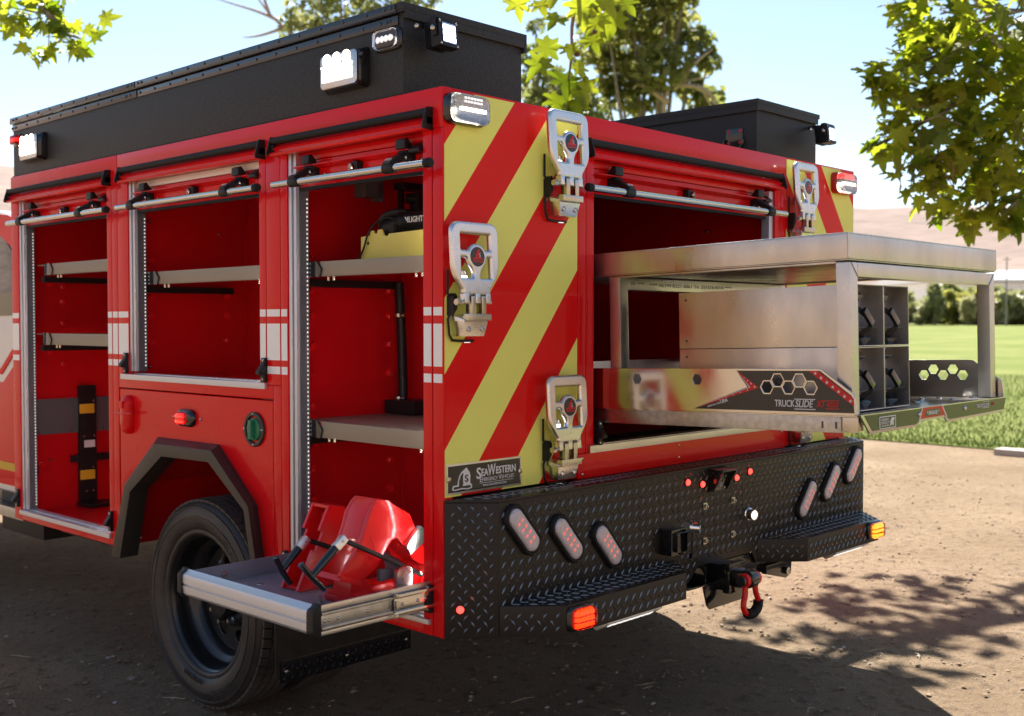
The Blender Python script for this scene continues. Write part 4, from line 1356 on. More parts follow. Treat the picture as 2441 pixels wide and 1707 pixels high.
m.box(-.185, -.03, .175, .315, .668, .680); m.box(-.20, -.16, .18, .31, .651, .668); m.box(-.20, .09, .20, .30, .651, .657)
m.prism([(-.128, .858), (-.095, .78), (-.089, .782), (-.122, .862)], 'y', .187, .1925)
m.prism([(-.150, .80), (-.12, .745), (-.114, .748), (-.144, .803)], 'y', .187, .1925)
m.build('legs', 'chock_red', ch2, .003, 3)
m = MB()
m.add([(.006, .172, .800), (.022, .168, .772), (.082, .160, .812), (.088, .164, .838), (.062, .168, .856), (.006, .186, .800), (.022, .186, .772), (.082, .186, .812), (.088, .186, .838), (.062, .186, .856)],
      [(0, 1, 2, 3, 4), (9, 8, 7, 6, 5), (0, 5, 6, 1), (1, 6, 7, 2), (2, 7, 8, 3), (3, 8, 9, 4), (4, 9, 5, 0)])
m.build('upper_pad', 'aluminium_cast', ch2, .003)
m = MB(); m.prism(rpoly([(-.076, .657), (-.016, .657), (-.014, .742), (-.024, .752), (-.064, .750), (-.074, .738)], .008, 3), 'y', .120, .138); m.build('lower_pad', 'aluminium_cast', ch2, .002)
m = MB(); m.prism([(-.108, .748), (-.06, .745), (-.04, .715), (-.108, .712)], 'y', .16, .175); m.build('rubber_pad', 'print_grey', ch2, .002)

# rubber tie-down straps with T handles
def strap(label, head, tc, e0, e1, run):
    st = thing('rubber_strap', (tc[0], tc[1], tc[2]), label, 'strap', 'tie-down straps')
    m = MB()
    for a, b, w in zip(run[:-1], run[1:], [0] * 9):
        a, b = Vector(a), Vector(b)
        d = (b - a).normalized()
        up = Vector((.25, -.55, .8)); up = (up - d * up.dot(d)).normalized()
        sd = d.cross(up).normalized()
        pts = []
        for p in (a, b):
            for s1, s2 in ((-1, -1), (1, -1), (1, 1), (-1, 1)):
                pts.append(tuple(p + sd * .0105 * s1 + up * .003 * s2))
        m.hexa(pts)
    m.build('band', 'rubber', st, .001)
    h, t = Vector(head), Vector(tc)
    m = MB(); m.tube([h + (t - h) * .08, h + (t - h) * .35, h + (t - h) * .6, t], [.0115, .013, .0125, .0095], 12); m.tube([e0, tc, e1], .0092, 12)
    m.lathe([(.001, -.002), (.0092, 0), (.0092, .004), (.001, .006)], e0, (Vector(e0) - t), 12, True); m.lathe([(.001, -.002), (.0092, 0), (.0092, .004), (.001, .006)], e1, (Vector(e1) - t), 12, True)
    m.build('t_handle', 'black_gloss', st, sharp=60)
    d = (t - h).normalized()
    m = MB(); M = frame(h, d, (0, -1, .3)); m.box(-.016, .026, -.014, .014, -.0115, .0115, M); m.build('clevis', 'aluminium_cast', st, .003)
    m = MB(); uz = M.to_3x3().col[1]; m.cyl(h - uz * .0175, h + uz * .0175, .004, 8); m.dome(Vector(run[-1]) + Vector((-.002, -.004, .002)), (-.2, -.9, .4), .008, .004, 10); m.build('clevis_pin', 'zinc', st)
strap('black rubber strap with T handle lashed across the channel-sided wheel chock', (-.205, .405, .812), (-.289, .40, .738), (-.309, .40, .777), (-.262, .40, .698), [(-.188, .405, .815), (-.10, .405, .779), (-.04, .40, .755)])
strap('black rubber strap with T handle lashed across the splayed wheel chock', (-.253, .16, .853), (-.357, .16, .768), (-.390, .16, .806), (-.316, .16, .729), [(-.237, .16, .853), (-.12, .155, .795), (.046, .15, .712)])

# ================================================================= CHARGER AND TORCH on the shelf
cb = thing('charger_case', (.2, .33, 1.687), 'yellow charger case with notched rim on the upper shelf, black cable hanging over', 'case')
m = MB()
P = [(-.508, 1.690), (-.508, 1.764), (-.485, 1.766), (-.462, 1.767), (-.459, 1.781), (-.442, 1.782), (-.440, 1.772), (-.425, 1.772), (-.423, 1.783), (-.402, 1.784), (-.398, 1.779), (-.392, 1.764), (-.374, 1.760), (-.366, 1.768), (-.10, 1.775), (-.10, 1.690)]
m.prism([(-p[0], p[1]) for p in P], 'x', .105, .112)
m.box(.112, .36, .11, .504, 1.690, 1.755); m.box(.1125, .36, .497, .508, 1.69, 1.764)
m.build('shell', 'yellow_plastic', cb, .003)
m = MB(); m.dome((.105, .470, 1.742), (-1, 0, 0), .006, .002, 10); m.build('plug_hole', 'black_plastic', cb)
m = MB()
m.tube(spline([(.099, .513, 1.689), (.098, .485, 1.725), (.10, .465, 1.77), (.115, .44, 1.808), (.13, .40, 1.822), (.14, .375, 1.812), (.145, .365, 1.785)], 5), .0032, 8)
m.box(.118, .135, .36, .38, 1.755, 1.80)
m.build('cable', 'rubber', cb)
to = thing('torch', (.2, .33, 1.757), 'black torch lying in the yellow charger case, white lettering on its barrel', 'torch')
m = MB(); m.tube([(.20, .47, 1.795), (.20, .40, 1.80), (.20, .385, 1.81), (.20, .34, 1.812), (.20, .10, 1.815)], [.038, .045, .044, .033, .033], 18)
m.build('barrel', 'black_plastic', to, sharp=50)
m = MB(); m.tube(spline([(.18, .49, 1.80), (.17, .47, 1.83), (.18, .42, 1.845), (.19, .37, 1.84)], 4), .012, 10); m.build('grip', 'black_plastic', to)
text('STREAMLIGHT', .026, frame((.1655, .43, 1.806), (0, -1, 0), (0, 0, 1)) , 'lettering', 'print_white', to, .0006, .16, bold=.0004)

# ================================================================= CARGO SLIDE
PIV = Vector((1.275, 0., 1.2))
TILT = R(-1.5)
RT = Matrix.Rotation(TILT, 3, 'X')
def slide_thing(name, base, label, cat, group=None):
    o = thing(name, base, label, cat, group, (TILT, 0, 0))
    o.location = PIV + RT @ (Vector(base) - PIV)
    return o
slide = slide_thing('cargo_slide', (1.275, -.3, 1.143), 'aluminium cargo slide with open rack rolled out of the rear compartment', 'cargo slide')
mat('decal_black', (.012, .012, .013), .3, 0, .4)
nt = MATS['decal_black'].node_tree
vo = nt.nodes.new('ShaderNodeTexVoronoi'); vo.feature = 'DISTANCE_TO_EDGE'; vo.inputs['Scale'].default_value = 190
vo.inputs['Randomness'].default_value = .25
tc = nt.nodes.new('ShaderNodeTexCoord'); nt.links.new(tc.outputs['Object'], vo.inputs['Vector'])
rp = nt.nodes.new('ShaderNodeMapRange'); rp.inputs['From Min'].default_value = .0; rp.inputs['From Max'].default_value = .08; rp.inputs['To Min'].default_value = .06; rp.inputs['To Max'].default_value = .012
nt.links.new(vo.outputs['Distance'], rp.inputs['Value'])
nt.links.new(rp.outputs['Result'], nt.nodes['Principled BSDF'].inputs['Base Color'])
hexa_c = [(.651, 1.272), (.687, 1.293), (.723, 1.272), (.759, 1.293), (.795, 1.272)]
def hexpts(c, r):
    return [(c[0] + r * math.cos(R(60 * k)), c[1] + r * math.sin(R(60 * k))) for k in range(6)]
out = [(-.4, 1.194), (.930, 1.194), (.938, 1.199), (.933, 1.245), (.928, 1.256), (.832, 1.324), (.822, 1.3265), (-.4, 1.327)]
for x, dec in ((.720, True), (1.830, False)):
    M = frame((x, 0, 0), (0, -1, 0), (0, 0, 1))
    holes = [hexpts(c, .0205) for c in hexa_c] + [hexpts((.167, 1.293), .0195), hexpts((.402, 1.293), .0195)]
    sp_ = plate(out, holes, .005, .001, M, 'side_plate', 'aluminium_polished', slide)
    if dec:
        D = M @ Matrix.Translation((0, 0, .0028))
        blk = [(.549, 1.3215), (.826, 1.3215), (.922, 1.252), (.927, 1.243), (.931, 1.2015), (.389, 1.2015), (.6, 1.262)]
        blk = [(.549, 1.3215), (.826, 1.3215), (.922, 1.252), (.927, 1.243), (.931, 1.2015), (.389, 1.2015), (.620, 1.270)]
        plate(blk, [hexpts(c, .0238) for c in hexa_c], .0006, .00001, D, 'decal', 'decal_black', sp_)
        E_ = D @ Matrix.Translation((0, 0, .0005))
        plate([(.549, 1.3215), (.624, 1.270), (.389, 1.2015), (.5955, 1.2705)], [], .0006, .00001, E_, 'arrow_red', 'print_red', sp_)
        plate([(.549, 1.3215), (.5955, 1.2705), (.389, 1.2015), (.5915, 1.2708)], [], .0006, .00001, E_ @ Matrix.Translation((-.0006, 0, .0002)), 'arrow_white', 'print_white', sp_)
        plate([(.5475, 1.3215), (.5905, 1.2712), (.389, 1.2025), (.586, 1.2716)], [], .0006, .00001, E_ @ Matrix.Translation((-.0006, 0, .0003)), 'arrow_blue', 'print_blue', sp_)
        plate([(.790, 1.3212), (.819, 1.3212), (.9285, 1.244), (.9305, 1.224), (.926, 1.2245)], [], .0006, .00001, E_, 'star_band', 'print_red', sp_)
        def star(cx, cy, r, Mx):
            return plate([(cx + (r if k % 2 == 0 else r * .42) * math.sin(math.pi * k / 5), cy + (r if k % 2 == 0 else r * .42) * math.cos(math.pi * k / 5)) for k in range(10)], [], .0006, .00001, Mx, 'star', 'print_white', sp_)
        S_ = E_ @ Matrix.Translation((0, 0, .0004))
        for k in range(7):
            t = k / 6
            star(.812 + t * .108, 1.314 - t * .078, .0055, S_)
        for cx, cy, r in ((.575, 1.2995, .0022), (.586, 1.2915, .003), (.598, 1.2825, .004), (.610, 1.2725, .0045), (.585, 1.262, .003), (.56, 1.2545, .0026), (.535, 1.247, .0022), (.51, 1.2395, .0018), (.485, 1.232, .0015)):
            star(cx, cy, r, S_)
        text('TRUCK', .0285, S_ @ Matrix.Translation((.678, 1.2155, 0)), 'lettering', 'print_white', sp_, width=.066, bold=.0003)
        text('SLIDE', .0285, S_ @ Matrix.Translation((.745, 1.2155, 0)), 'lettering', 'print_white', sp_, width=.058, bold=.0003, shear=.2)
        for za in (1.2395, 1.2105):
            plate([(.742, za), (.812, za), (.809, za - .0025), (.744, za - .0025)], [], .0006, .00001, S_, 'rule', 'print_white', sp_)
        text('XT', .027, S_ @ Matrix.Translation((.816, 1.217, 0)), 'lettering', 'print_red', sp_, width=.027, bold=.0004, shear=.15)
        text('4000', .021, S_ @ Matrix.Translation((.844, 1.217, 0)), 'lettering', 'print_red', sp_, width=.038, bold=.0002, shear=.2)
        for za in (1.2365, 1.2135):
            plate([(.842, za), (.886, za), (.884, za - .0022), (.843, za - .0022)], [], .0006, .00001, S_, 'rule', 'print_red', sp_)
        TM = S_ @ Matrix.Translation((.442, 1.2065, 0)) @ Matrix.Rotation(R(15.5), 4, 'Z')
        text('MADE IN THE', .0085, TM, 'lettering', 'print_white', sp_, width=.046)
        text('USA', .0150, TM @ Matrix.Translation((.048, 0, 0)), 'lettering', 'print_white', sp_, width=.028, bold=.0003)
MB().box(.7235, 1.8265, -.936, .4, 1.190, 1.1945).build('slide_deck', 'aluminium_polished', slide)
m = MB()
for x, y in ((1.42, -.80), (1.50, -.78), (1.62, -.84), (1.60, -.74), (1.70, -.76), (1.45, -.66), (1.75, -.86), (.80, -.88)):
    m.lathe([(.012, 0), (.010, .004), (.003, .005), (.001, .003)], (x, y, 1.1945), (0, 0, 1), 12, True)
m.build('deck_bolt', 'steel', slide)
# end lip
lip = [(.722, 1.1965), (1.830, 1.1965), (1.803, 1.146), (1.335, 1.1395), (1.320, 1.1405), (1.300, 1.156), (1.115, 1.154), (1.09, 1.1395), (.790, 1.1385), (.778, 1.141)]
o = MB().prism(lip, 'y', -.946, -.941).build('end_lip', 'aluminium_polished', slide, .0012)
FL = REAR(0, 0, -.9465)
plate([(.745, 1.1935), (1.824, 1.1935), (1.806, 1.154), (1.338, 1.147), (1.298, 1.163), (1.118, 1.161), (1.086, 1.147), (.795, 1.1465)], [], .0006, .00001, FL, 'lip_decal', 'plate_black', o)
L2 = FL @ Matrix.Translation((0, 0, .0004))
plate([(1.135, 1.1945), (1.277, 1.1945), (1.303, 1.164), (1.112, 1.162)], [], .0006, .00001, L2, 'engage_patch', 'print_red', o)
L3 = L2 @ Matrix.Translation((0, 0, .0004))
plate([(1.162, 1.188), (1.255, 1.188), (1.270, 1.1685), (1.146, 1.1675)], [], .0006, .00001, L3, 'engage_field', 'plate_black', o)
plate([(1.13, 1.1945), (1.136, 1.1945), (1.108, 1.15), (1.10, 1.15)], [], .0006, .00001, L3, 'edge_stripe', 'print_white', o)
plate([(1.277, 1.1945), (1.284, 1.1945), (1.318, 1.156), (1.31, 1.156)], [], .0006, .00001, L3, 'edge_stripe', 'print_white', o)
L4 = L3 @ Matrix.Translation((0, 0, .0004))
text('* ENGAGE *', .016, L4 @ Matrix.Translation((1.164, 1.1715, 0)), 'lettering', 'print_white', o, width=.088, bold=.0003)
plate([(.838, 1.1845), (.944, 1.1845), (.944, 1.1485), (.838, 1.1485)], [], .0012, .0002, L3, 'maker_plate', 'print_white', o)
plate([(.842, 1.182), (.940, 1.182), (.940, 1.151), (.842, 1.151)], [], .0008, .00001, L4, 'maker_field', 'plate_black', o)
L5 = L4 @ Matrix.Translation((0, 0, .0006))
text('HIGHWAY', .0105, L5 @ Matrix.Translation((.848, 1.1715, 0)), 'lettering', 'print_white', o, width=.046)
text('PRODUCTS', .0105, L5 @ Matrix.Translation((.848, 1.1625, 0)), 'lettering', 'print_white', o, width=.052)
text('THE ONE YOU WANT', .006, L5 @ Matrix.Translation((.848, 1.1555, 0)), 'lettering', 'print_white', o, width=.05)
plate(rpoly([(.904, 1.156), (.909, 1.173), (.918, 1.179), (.932, 1.179), (.935, 1.172), (.926, 1.170), (.930, 1.156), (.920, 1.156), (.917, 1.166), (.914, 1.156)], .002, 2), [], .0006, .00001, L5, 'road_emblem', 'print_white', o)
text('TRUCKSLIDE', .016, L4 @ Matrix.Translation((1.556, 1.172, 0)), 'lettering', 'print_white', o, width=.110)
plate([(1.61, 1.1905), (1.668, 1.1905), (1.667, 1.189), (1.611, 1.189)], [], .0006, .00001, L4, 'rule', 'print_white', o)
plate([(1.61, 1.1695), (1.668, 1.1695), (1.667, 1.168), (1.611, 1.168)], [], .0006, .00001, L4, 'rule', 'print_white', o)
text('XT', .014, L4 @ Matrix.Translation((1.69, 1.174, 0)), 'lettering', 'print_red', o, width=.026)
m = MB()
for x in (1.11, 1.46):
    m.dome((x, -.947, 1.176), (0, -1, 0), .008, .006, 10)
m.build('lip_bolt', 'steel', o)
# telescoping rails
for x0 in (.730, 1.78):
    m = MB(); m.box(x0, x0 + .040, -.882, .4, 1.143, 1.1895); m.build('rail', 'galvanised', slide, .002)
    m = MB(); m.box(x0 + .006, x0 + .034, -.935, -.8825, 1.149, 1.188); m.box(x0 + .002, x0 + .004, -.935, -.90, 1.145, 1.1885); m.build('inner_rail', 'zinc', slide, .001)
m = MB()
for y in (-.825, -.868):
    m.box(.7292, .7302, y - .003, y + .003, 1.155, 1.175)
m.build('rail_slot', 'ink', slide)
# rack frame
def post(x0, y0, z1, parent=slide):
    return MB().box(x0, x0 + .045, y0, y0 + .045, 1.1955, z1).build('rack_post', 'aluminium', parent, .003)
for x0 in (.735, 1.770):
    post(x0, -.916, 1.631)
    post(x0, -.088, 1.631)
for y0 in (-.916, -.088):
    MB().box(.7805, 1.7695, y0, y0 + .045, 1.590, 1.6312).build('cross_rail', 'aluminium', slide, .003)
for x0 in (.735, 1.770):
    MB().box(x0, x0 + .045, -.8705, -.0435, 1.6315 - .002, 1.6345).build('side_strap', 'aluminium_sheet', slide)
m = MB()
m.box(.720, 1.830, -.919, .30, 1.711, 1.715)
m.box(.720, .724, -.919, .30, 1.640, 1.711); m.box(1.826, 1.830, -.919, .30, 1.640, 1.711); m.box(.724, 1.826, -.919, -.915, 1.640, 1.711)
m.box(.724, 1.826, -.915, .30, 1.636, 1.640)
m.build('rack_top', 'aluminium_sheet', slide, .003)
m = MB(); m.tube([(.7195, -.9195, 1.642 + .0045 * k) for k in range(17)], [.003 + .0008 * (k % 2) for k in range(17)], 8)
for x in (.7805, 1.7695):
    m.tube([(x, -.9165, 1.592), (x + (-.04 if x < 1 else .04), -.9165, 1.630)], .002, 6)
m.build('weld_bead', 'aluminium', slide, sharp=70)
text('**** ASTM B221 6061 T6 .251S16-8/1A ****', .017, frame((.90, -.0885, 1.604), (1, 0, 0), (0, 0, 1)), 'mill_print', 'ink', slide, .0002, .52)
text('SV ****', .017, frame((.795, -.0885, 1.606), (1, 0, 0), (0, 0, 1)), 'mill_print', 'ink', slide, .0002, .075)
# plate seen low inside the compartment
MB().box(.70, 1.85, .41, .416, 1.20, 1.34).build('back_stop', 'aluminium_sheet', slide, .001)

# ================================================================= STORAGE BOXES on the slide
row = {0: 'lower', 1: 'upper'}
for c in (0, 1):
    for r_ in (0, 1):
        x0 = .836 + .1745 * c
        z0 = 1.1985 + .1905 * r_
        z1 = z0 + (.1885 if r_ == 0 else .184)
        lab = '%s aluminium storage box %s, black strap in its open end' % (row[r_], 'against the rack post' if c == 0 else 'next to the bare deck')
        bx = slide_thing('storage_box', (x0 + .087, -.55, z0), lab, 'storage box', 'storage boxes stacked two by two on the cargo slide')
        yb0, yb1, th = -.884, -.255, .0028
        m = MB()
        xa, xb = x0 + .0006, x0 + .1735
        m.box(xa, xa + th, yb0, yb1, z0, z1); m.box(xb - th, xb, yb0, yb1, z0, z1)
        m.box(xa + th, xb - th, yb0, yb1, z0, z0 + th); m.box(xa + th, xb - th, yb0, yb1, z1 - th, z1)
        m.build('shell', 'aluminium_sheet', bx, .0012)
        if c == 0:
            for zz_ in ((z0 + .025, z1 - .025) if r_ else (z1 - .025,)):
                m = MB(); m.lathe([(.0042, 0), (.0042, .0006), (.0001, .0006)], (xa, yb1 - .028, zz_), (-1, 0, 0), 10, True); m.build('bolt_hole', 'ink', bx)
        m = MB(); m.box(xa + th, xb - th, yb0 + .075, yb0 + .079, z0 + th, z1 - th)
        m.box(xa + th, xb - th, yb0 + .02, yb0 + .074, z0 + (z1 - z0) * .30, z0 + (z1 - z0) * .305)
        m.build('end_panel', 'tray_grey', bx)
        m = MB()
        h = z1 - z0
        P = spline([(xa + .045, yb0 + .06, z0 + h * .93), (xa + .035, yb0 + .045, z0 + h * .72), (xa + .075, yb0 + .02, z0 + h * .55), (xa + .115, yb0 + .012, z0 + h * .36), (xa + .095, yb0 + .03, z0 + h * .22), (xa + .06, yb0 + .06, z0 + h * .10)], 5)
        for a, b in zip(P[:-1], P[1:]):
            d = (b - a).normalized()
            sd = d.cross(Vector((0, -1, 0))).normalized()
            pts = []
            for p_ in (a, b):
                for s1, s2 in ((-1, -1), (1, -1), (1, 1), (-1, 1)):
                    pts.append(tuple(p_ + sd * .0085 * s1 + Vector((0, -1, 0)) * .0018 * s2))
            m.hexa(pts)
        m.build('strap', 'rubber', bx)
        m = MB()
        M = frame(P[12], (P[15] - P[12]), (0, -1, 0)); m.box(-.03, .03, -.003, .008, -.011, .011, M)
        m.lump((xa + .085, yb0 + .055, z0 + h * .84), .05, .035, .022, 3 + r_); m.lump((xa + .09, yb0 + .05, z0 + h * .12), .05, .04, .024, 8 + c)
        m.build('buckle', 'black_gloss', bx, .001, 2, 60)
# ================================================================= GROUND AND FAR SETTING
CAM = Vector(cam.location)
Rm = cam.rotation_euler.to_matrix()
def at(u, v, d):
    """point at distance d along the pixel (2296 x 1606 grid)"""
    s = 36.0 / 39.56 / 2296
    return CAM + (Rm @ Vector(((u - 1148) * s, -(v - 803) * s, -1))).normalized() * d

def terrain_mat(name, c1, c2, c3, s1, s2, bump, bdist, rough=.95, fine=(.85, 1.12), det=5):
    m = bpy.data.materials.new(name); m.use_nodes = True
    N, L = m.node_tree.nodes, m.node_tree.links
    b = N['Principled BSDF']; b.inputs['Roughness'].default_value = rough; b.inputs['Specular IOR Level'].default_value = .15
    tc = N.new('ShaderNodeTexCoord')
    n1 = N.new('ShaderNodeTexNoise'); n1.inputs['Scale'].default_value = s1; n1.inputs['Detail'].default_value = 6; n1.inputs['Roughness'].default_value = .65
    n2 = N.new('ShaderNodeTexNoise'); n2.inputs['Scale'].default_value = s2; n2.inputs['Detail'].default_value = det; n2.inputs['Roughness'].default_value = .74
    for n in (n1, n2):
        L.new(tc.outputs['Object'], n.inputs['Vector'])
    r1 = N.new('ShaderNodeValToRGB'); r1.color_ramp.elements[0].color = (*c1, 1); r1.color_ramp.elements[1].color = (*c2, 1)
    r1.color_ramp.elements[0].position = .36; r1.color_ramp.elements[1].position = .64
    L.new(n1.outputs['Fac'], r1.inputs['Fac'])
    r2 = N.new('ShaderNodeMapRange'); r2.inputs['From Min'].default_value = .52; r2.inputs['From Max'].default_value = .66
    L.new(n2.outputs['Fac'], r2.inputs['Value'])
    mx = N.new('ShaderNodeMix'); mx.data_type = 'RGBA'; mx.inputs['B'].default_value = (*c3, 1)
    L.new(r2.outputs['Result'], mx.inputs['Factor']); L.new(r1.outputs['Color'], mx.inputs['A'])
    n3 = N.new('ShaderNodeTexNoise'); n3.inputs['Scale'].default_value = (s2 * 3.7 if det < 8 else 150); n3.inputs['Detail'].default_value = 3; L.new(tc.outputs['Object'], n3.inputs['Vector'])
    r3 = N.new('ShaderNodeMapRange'); r3.inputs['From Min'].default_value = .32; r3.inputs['From Max'].default_value = .68; r3.inputs['To Min'].default_value = fine[0]; r3.inputs['To Max'].default_value = fine[1]
    L.new(n3.outputs['Fac'], r3.inputs['Value'])
    m3 = N.new('ShaderNodeMix'); m3.data_type = 'RGBA'; m3.blend_type = 'MULTIPLY'; m3.inputs['Factor'].default_value = 1.
    L.new(mx.outputs['Result'], m3.inputs['A']); L.new(r3.outputs['Result'], m3.inputs['B'])
    L.new(m3.outputs['Result'], b.inputs['Base Color'])
    bp = N.new('ShaderNodeBump'); bp.inputs['Strength'].default_value = bump; bp.inputs['Distance'].default_value = bdist
    L.new(n2.outputs['Fac'], bp.inputs['Height']); L.new(bp.outputs['Normal'], b.inputs['Normal'])
    MATS[name] = m
    return m
terrain_mat('dirt', (.185, .128, .078), (.262, .190, .124), (.112, .075, .046), .8, 13, 1., .03, fine=(.7, 1.25), det=9)
terrain_mat('clod', (.22, .155, .10), (.31, .235, .165), (.18, .125, .085), 9, 60, .6, .004)
terrain_mat('stone', (.30, .28, .26), (.44, .41, .37), (.22, .20, .18), 25, 90, .3, .002)
terrain_mat('grass_ground', (.12, .155, .028), (.20, .215, .06), (.09, .125, .022), .22, 24, 1., .03)
terrain_mat('hill_dry', (.19, .138, .115), (.245, .182, .15), (.155, .114, .098), .004, .012, .6, 9.)
terrain_mat('bank_dry', (.42, .34, .26), (.36, .29, .21), (.26, .24, .13), .3, 3, .5, .1)
def ease(a, b, n):
    return [a + (b - a) * (k / n) ** 2.6 for k in range(1, n + 1)]
near = list(np.arange(-4, 9.01, .11))
xs = ease(-4, -3500, 14)[::-1] + near + ease(9, 3500, 16)
ys = ease(-4, -3500, 14)[::-1] + near + ease(9, 3500, 16)
vs_, fs_ = [], []
for x in xs:
    for y in ys:
        d = math.hypot(x - 1, y)
        k = max(0, 1 - d / 14)
        z = k * (.010 * noise.noise((x * .9, y * .9, 1)) + .008 * noise.noise((x * 3.1, y * 3.1, 4)) + .006 * noise.noise((x * 7.3, y * 7.3, 9))) - .004
        vs_.append((x, y, min(z, .006)))
ny = len(ys)
for i in range(len(xs) - 1):
    for j in range(ny - 1):
        fs_.append((i * ny + j, (i + 1) * ny + j, (i + 1) * ny + j + 1, i * ny + j + 1))
mb = MB(); mb.v, mb.f = vs_, fs_
struct(mb.build('ground', 'dirt', None, recalc=False, sharp=180))

def visible(x, y):
    d = Vector((x, y, 0)) - CAM
    c = Rm.transposed() @ d
    if c.z >= -.3:
        return False
    return abs(c.x / c.z) < .50 and abs(c.y / c.z) < .36
# clods, stones, twigs
m1, m2, m3, m4 = MB(), MB(), MB(), MB()
cnt = 0
rr = random.Random(3)
while cnt < 12000:
    x, y = rr.uniform(-1.6, 9), rr.uniform(-2.2, 7)
    dd = math.hypot(x - CAM.x, y - CAM.y)
    if not visible(x, y) or rr.random() > (3.2 / dd) ** 1.3:
        continue
    cnt += 1
    if noise.noise((x * 1.7, y * 1.7, 5)) + .5 * noise.noise((x * 5, y * 5, 2)) < rr.uniform(-.5, .35):
        cnt -= 1
        continue
    s = .0022 + .0105 * rr.random() ** 5.0
    if cnt % 9:
        m1.lump((x, y, s * .08), s * 1.4, s, s * .5, cnt)
    else:
        s *= .9
        m2.lump((x, y, s * .25), s * 1.5, s, s * .7, cnt)
    if cnt % 36 == 0:
        a = rr.uniform(0, 6.3); l = rr.uniform(.015, .06)
        m3.tube([(x - l * math.cos(a), y - l * math.sin(a), .004), (x, y, .012 * rr.random() + .004), (x + l * math.cos(a + .3), y + l * math.sin(a + .3), .004)], [.0012, .002, .001], 5)
stuff(tag(m1.build('dirt_clods', 'clod', None, sharp=60), 'small brown dirt clods scattered over the bare ground', 'dirt'))
stuff(tag(m2.build('gravel', 'stone', None, sharp=60), 'small grey stones scattered over the bare ground', 'gravel'))
mat('dry_straw', (.42, .32, .20), .8)
stuff(tag(m3.build('dry_twigs', 'dry_straw', None), 'short dry twigs and straw lying on the bare ground', 'twigs'))

# lawn, rising gently towards its far end
def lawn_z(x):
    return .012 + max(0, x - 35) * .0118
mb = MB()
gx = [11.15 + .0, 11.6, 12.2, 13, 14.5, 17, 20, 25, 32, 40, 55, 75, 100, 130, 165]
gy = [-60, -30, -12, -4, 0, 2, 4, 7, 12, 20, 35, 60, 90, 130, 180]
for x in gx:
    for y in gy:
        ox = .25 * noise.noise((y * .8, 0, 3)) if x < 11.5 else 0
        mb.v.append((x + ox, y, lawn_z(x)))
n_ = len(gy)
mb.f = [(i * n_ + j, (i + 1) * n_ + j, (i + 1) * n_ + j + 1, i * n_ + j + 1) for i in range(len(gx) - 1) for j in range(n_ - 1)]
struct(mb.build('lawn', 'grass_ground', None, recalc=False))
mb = MB()
for x, z in ((165, lawn_z(165)), (200, 1.9), (300, 2.6)):
    for y in (-120, 0, 60, 120, 260):
        mb.v.append((x, y, z))
mb.f = [(i * 5 + j, (i + 1) * 5 + j, (i + 1) * 5 + j + 1, i * 5 + j + 1) for i in range(2) for j in range(4)]
struct(mb.build('bank', 'bank_dry', None, recalc=False))
# grass blades along the near part of the lawn
mat('grass_blade', (.12, .18, .025), .6, var=(.6, (.22, .26, .06), 1.))
nb = 42000
d = 11.0 + 19 * rng.random(nb) ** 1.7
yy = -2 + 14 * rng.random(nb)
bxy = np.stack([d + .2, yy], 1)
h = .035 + .04 * rng.random(nb)
a = rng.random(nb) * 6.283
w = .005 + .004 * rng.random(nb)
lean = (rng.random((nb, 2)) - .5) * .05
z0 = np.full(nb, .010)
V = np.zeros((nb * 3, 3))
V[0::3, 0] = bxy[:, 0] - np.cos(a) * w; V[0::3, 1] = bxy[:, 1] - np.sin(a) * w; V[0::3, 2] = z0
V[1::3, 0] = bxy[:, 0] + np.cos(a) * w; V[1::3, 1] = bxy[:, 1] + np.sin(a) * w; V[1::3, 2] = z0
V[2::3, 0] = bxy[:, 0] + lean[:, 0]; V[2::3, 1] = bxy[:, 1] + lean[:, 1]; V[2::3, 2] = z0 + h
me = bpy.data.meshes.new('grass'); me.from_pydata(V.tolist(), [], [(3 * i, 3 * i + 1, 3 * i + 2) for i in range(nb)])
me.materials.append(MATS['grass_blade'])
stuff(tag(link('grass', me), 'short green grass covering the edge of the lawn', 'grass'))
kb = MB()
kb.box(10.62, 10.86, -7, 2.35, -.05, .07)
struct(kb.build('kerb', 'concrete', None, .02))

# dry hills all round
mb = MB()
AZ = list(range(0, 361, 2))
def crest(az):
    base = np.interp(az, [0, 20, 26, 40, 55, 64, 72, 90, 120, 180, 250, 300, 340, 360], [8.2, 7.3, 7.1, 6.2, 5.8, 5.65, 5.35, 6.2, 10., 11.5, 12, 12.5, 11, 8.2])  # unseen crests outside the view raised so the paint reflects tan, not sky
    return base + .18 * noise.noise((az * .13, 2, 7)) + .10 * noise.noise((az * .4, 5, 1))
RD = [500, 700, 900, 1100, 1300, 1500, 1700, 1850, 2000, 2300, 2700]
KH = [0, .10, .24, .42, .60, .78, .92, 1.0, .97, .8, .5]
for az in AZ:
    for r_, k in zip(RD, KH):
        a_ = R(az)
        h_ = 1850 * math.tan(R(crest(az % 360))) * k + 26 * k * (1.2 - k) * noise.noise((math.cos(a_) * r_ * .004, math.sin(a_) * r_ * .004, 3)) + 14 * k * (1.1 - k) * noise.noise((math.cos(a_) * r_ * .011, math.sin(a_) * r_ * .011, 8))
        mb.v.append((CAM.x + r_ * math.sin(a_), CAM.y + r_ * math.cos(a_), h_ + .5 if k else -1))
n_ = len(RD)
mb.f = [(i * n_ + j, i * n_ + j + 1, (i + 1) * n_ + j + 1, (i + 1) * n_ + j) for i in range(len(AZ) - 1) for j in range(n_ - 1)]
struct(mb.build('hills', 'hill_dry', None, sharp=180))

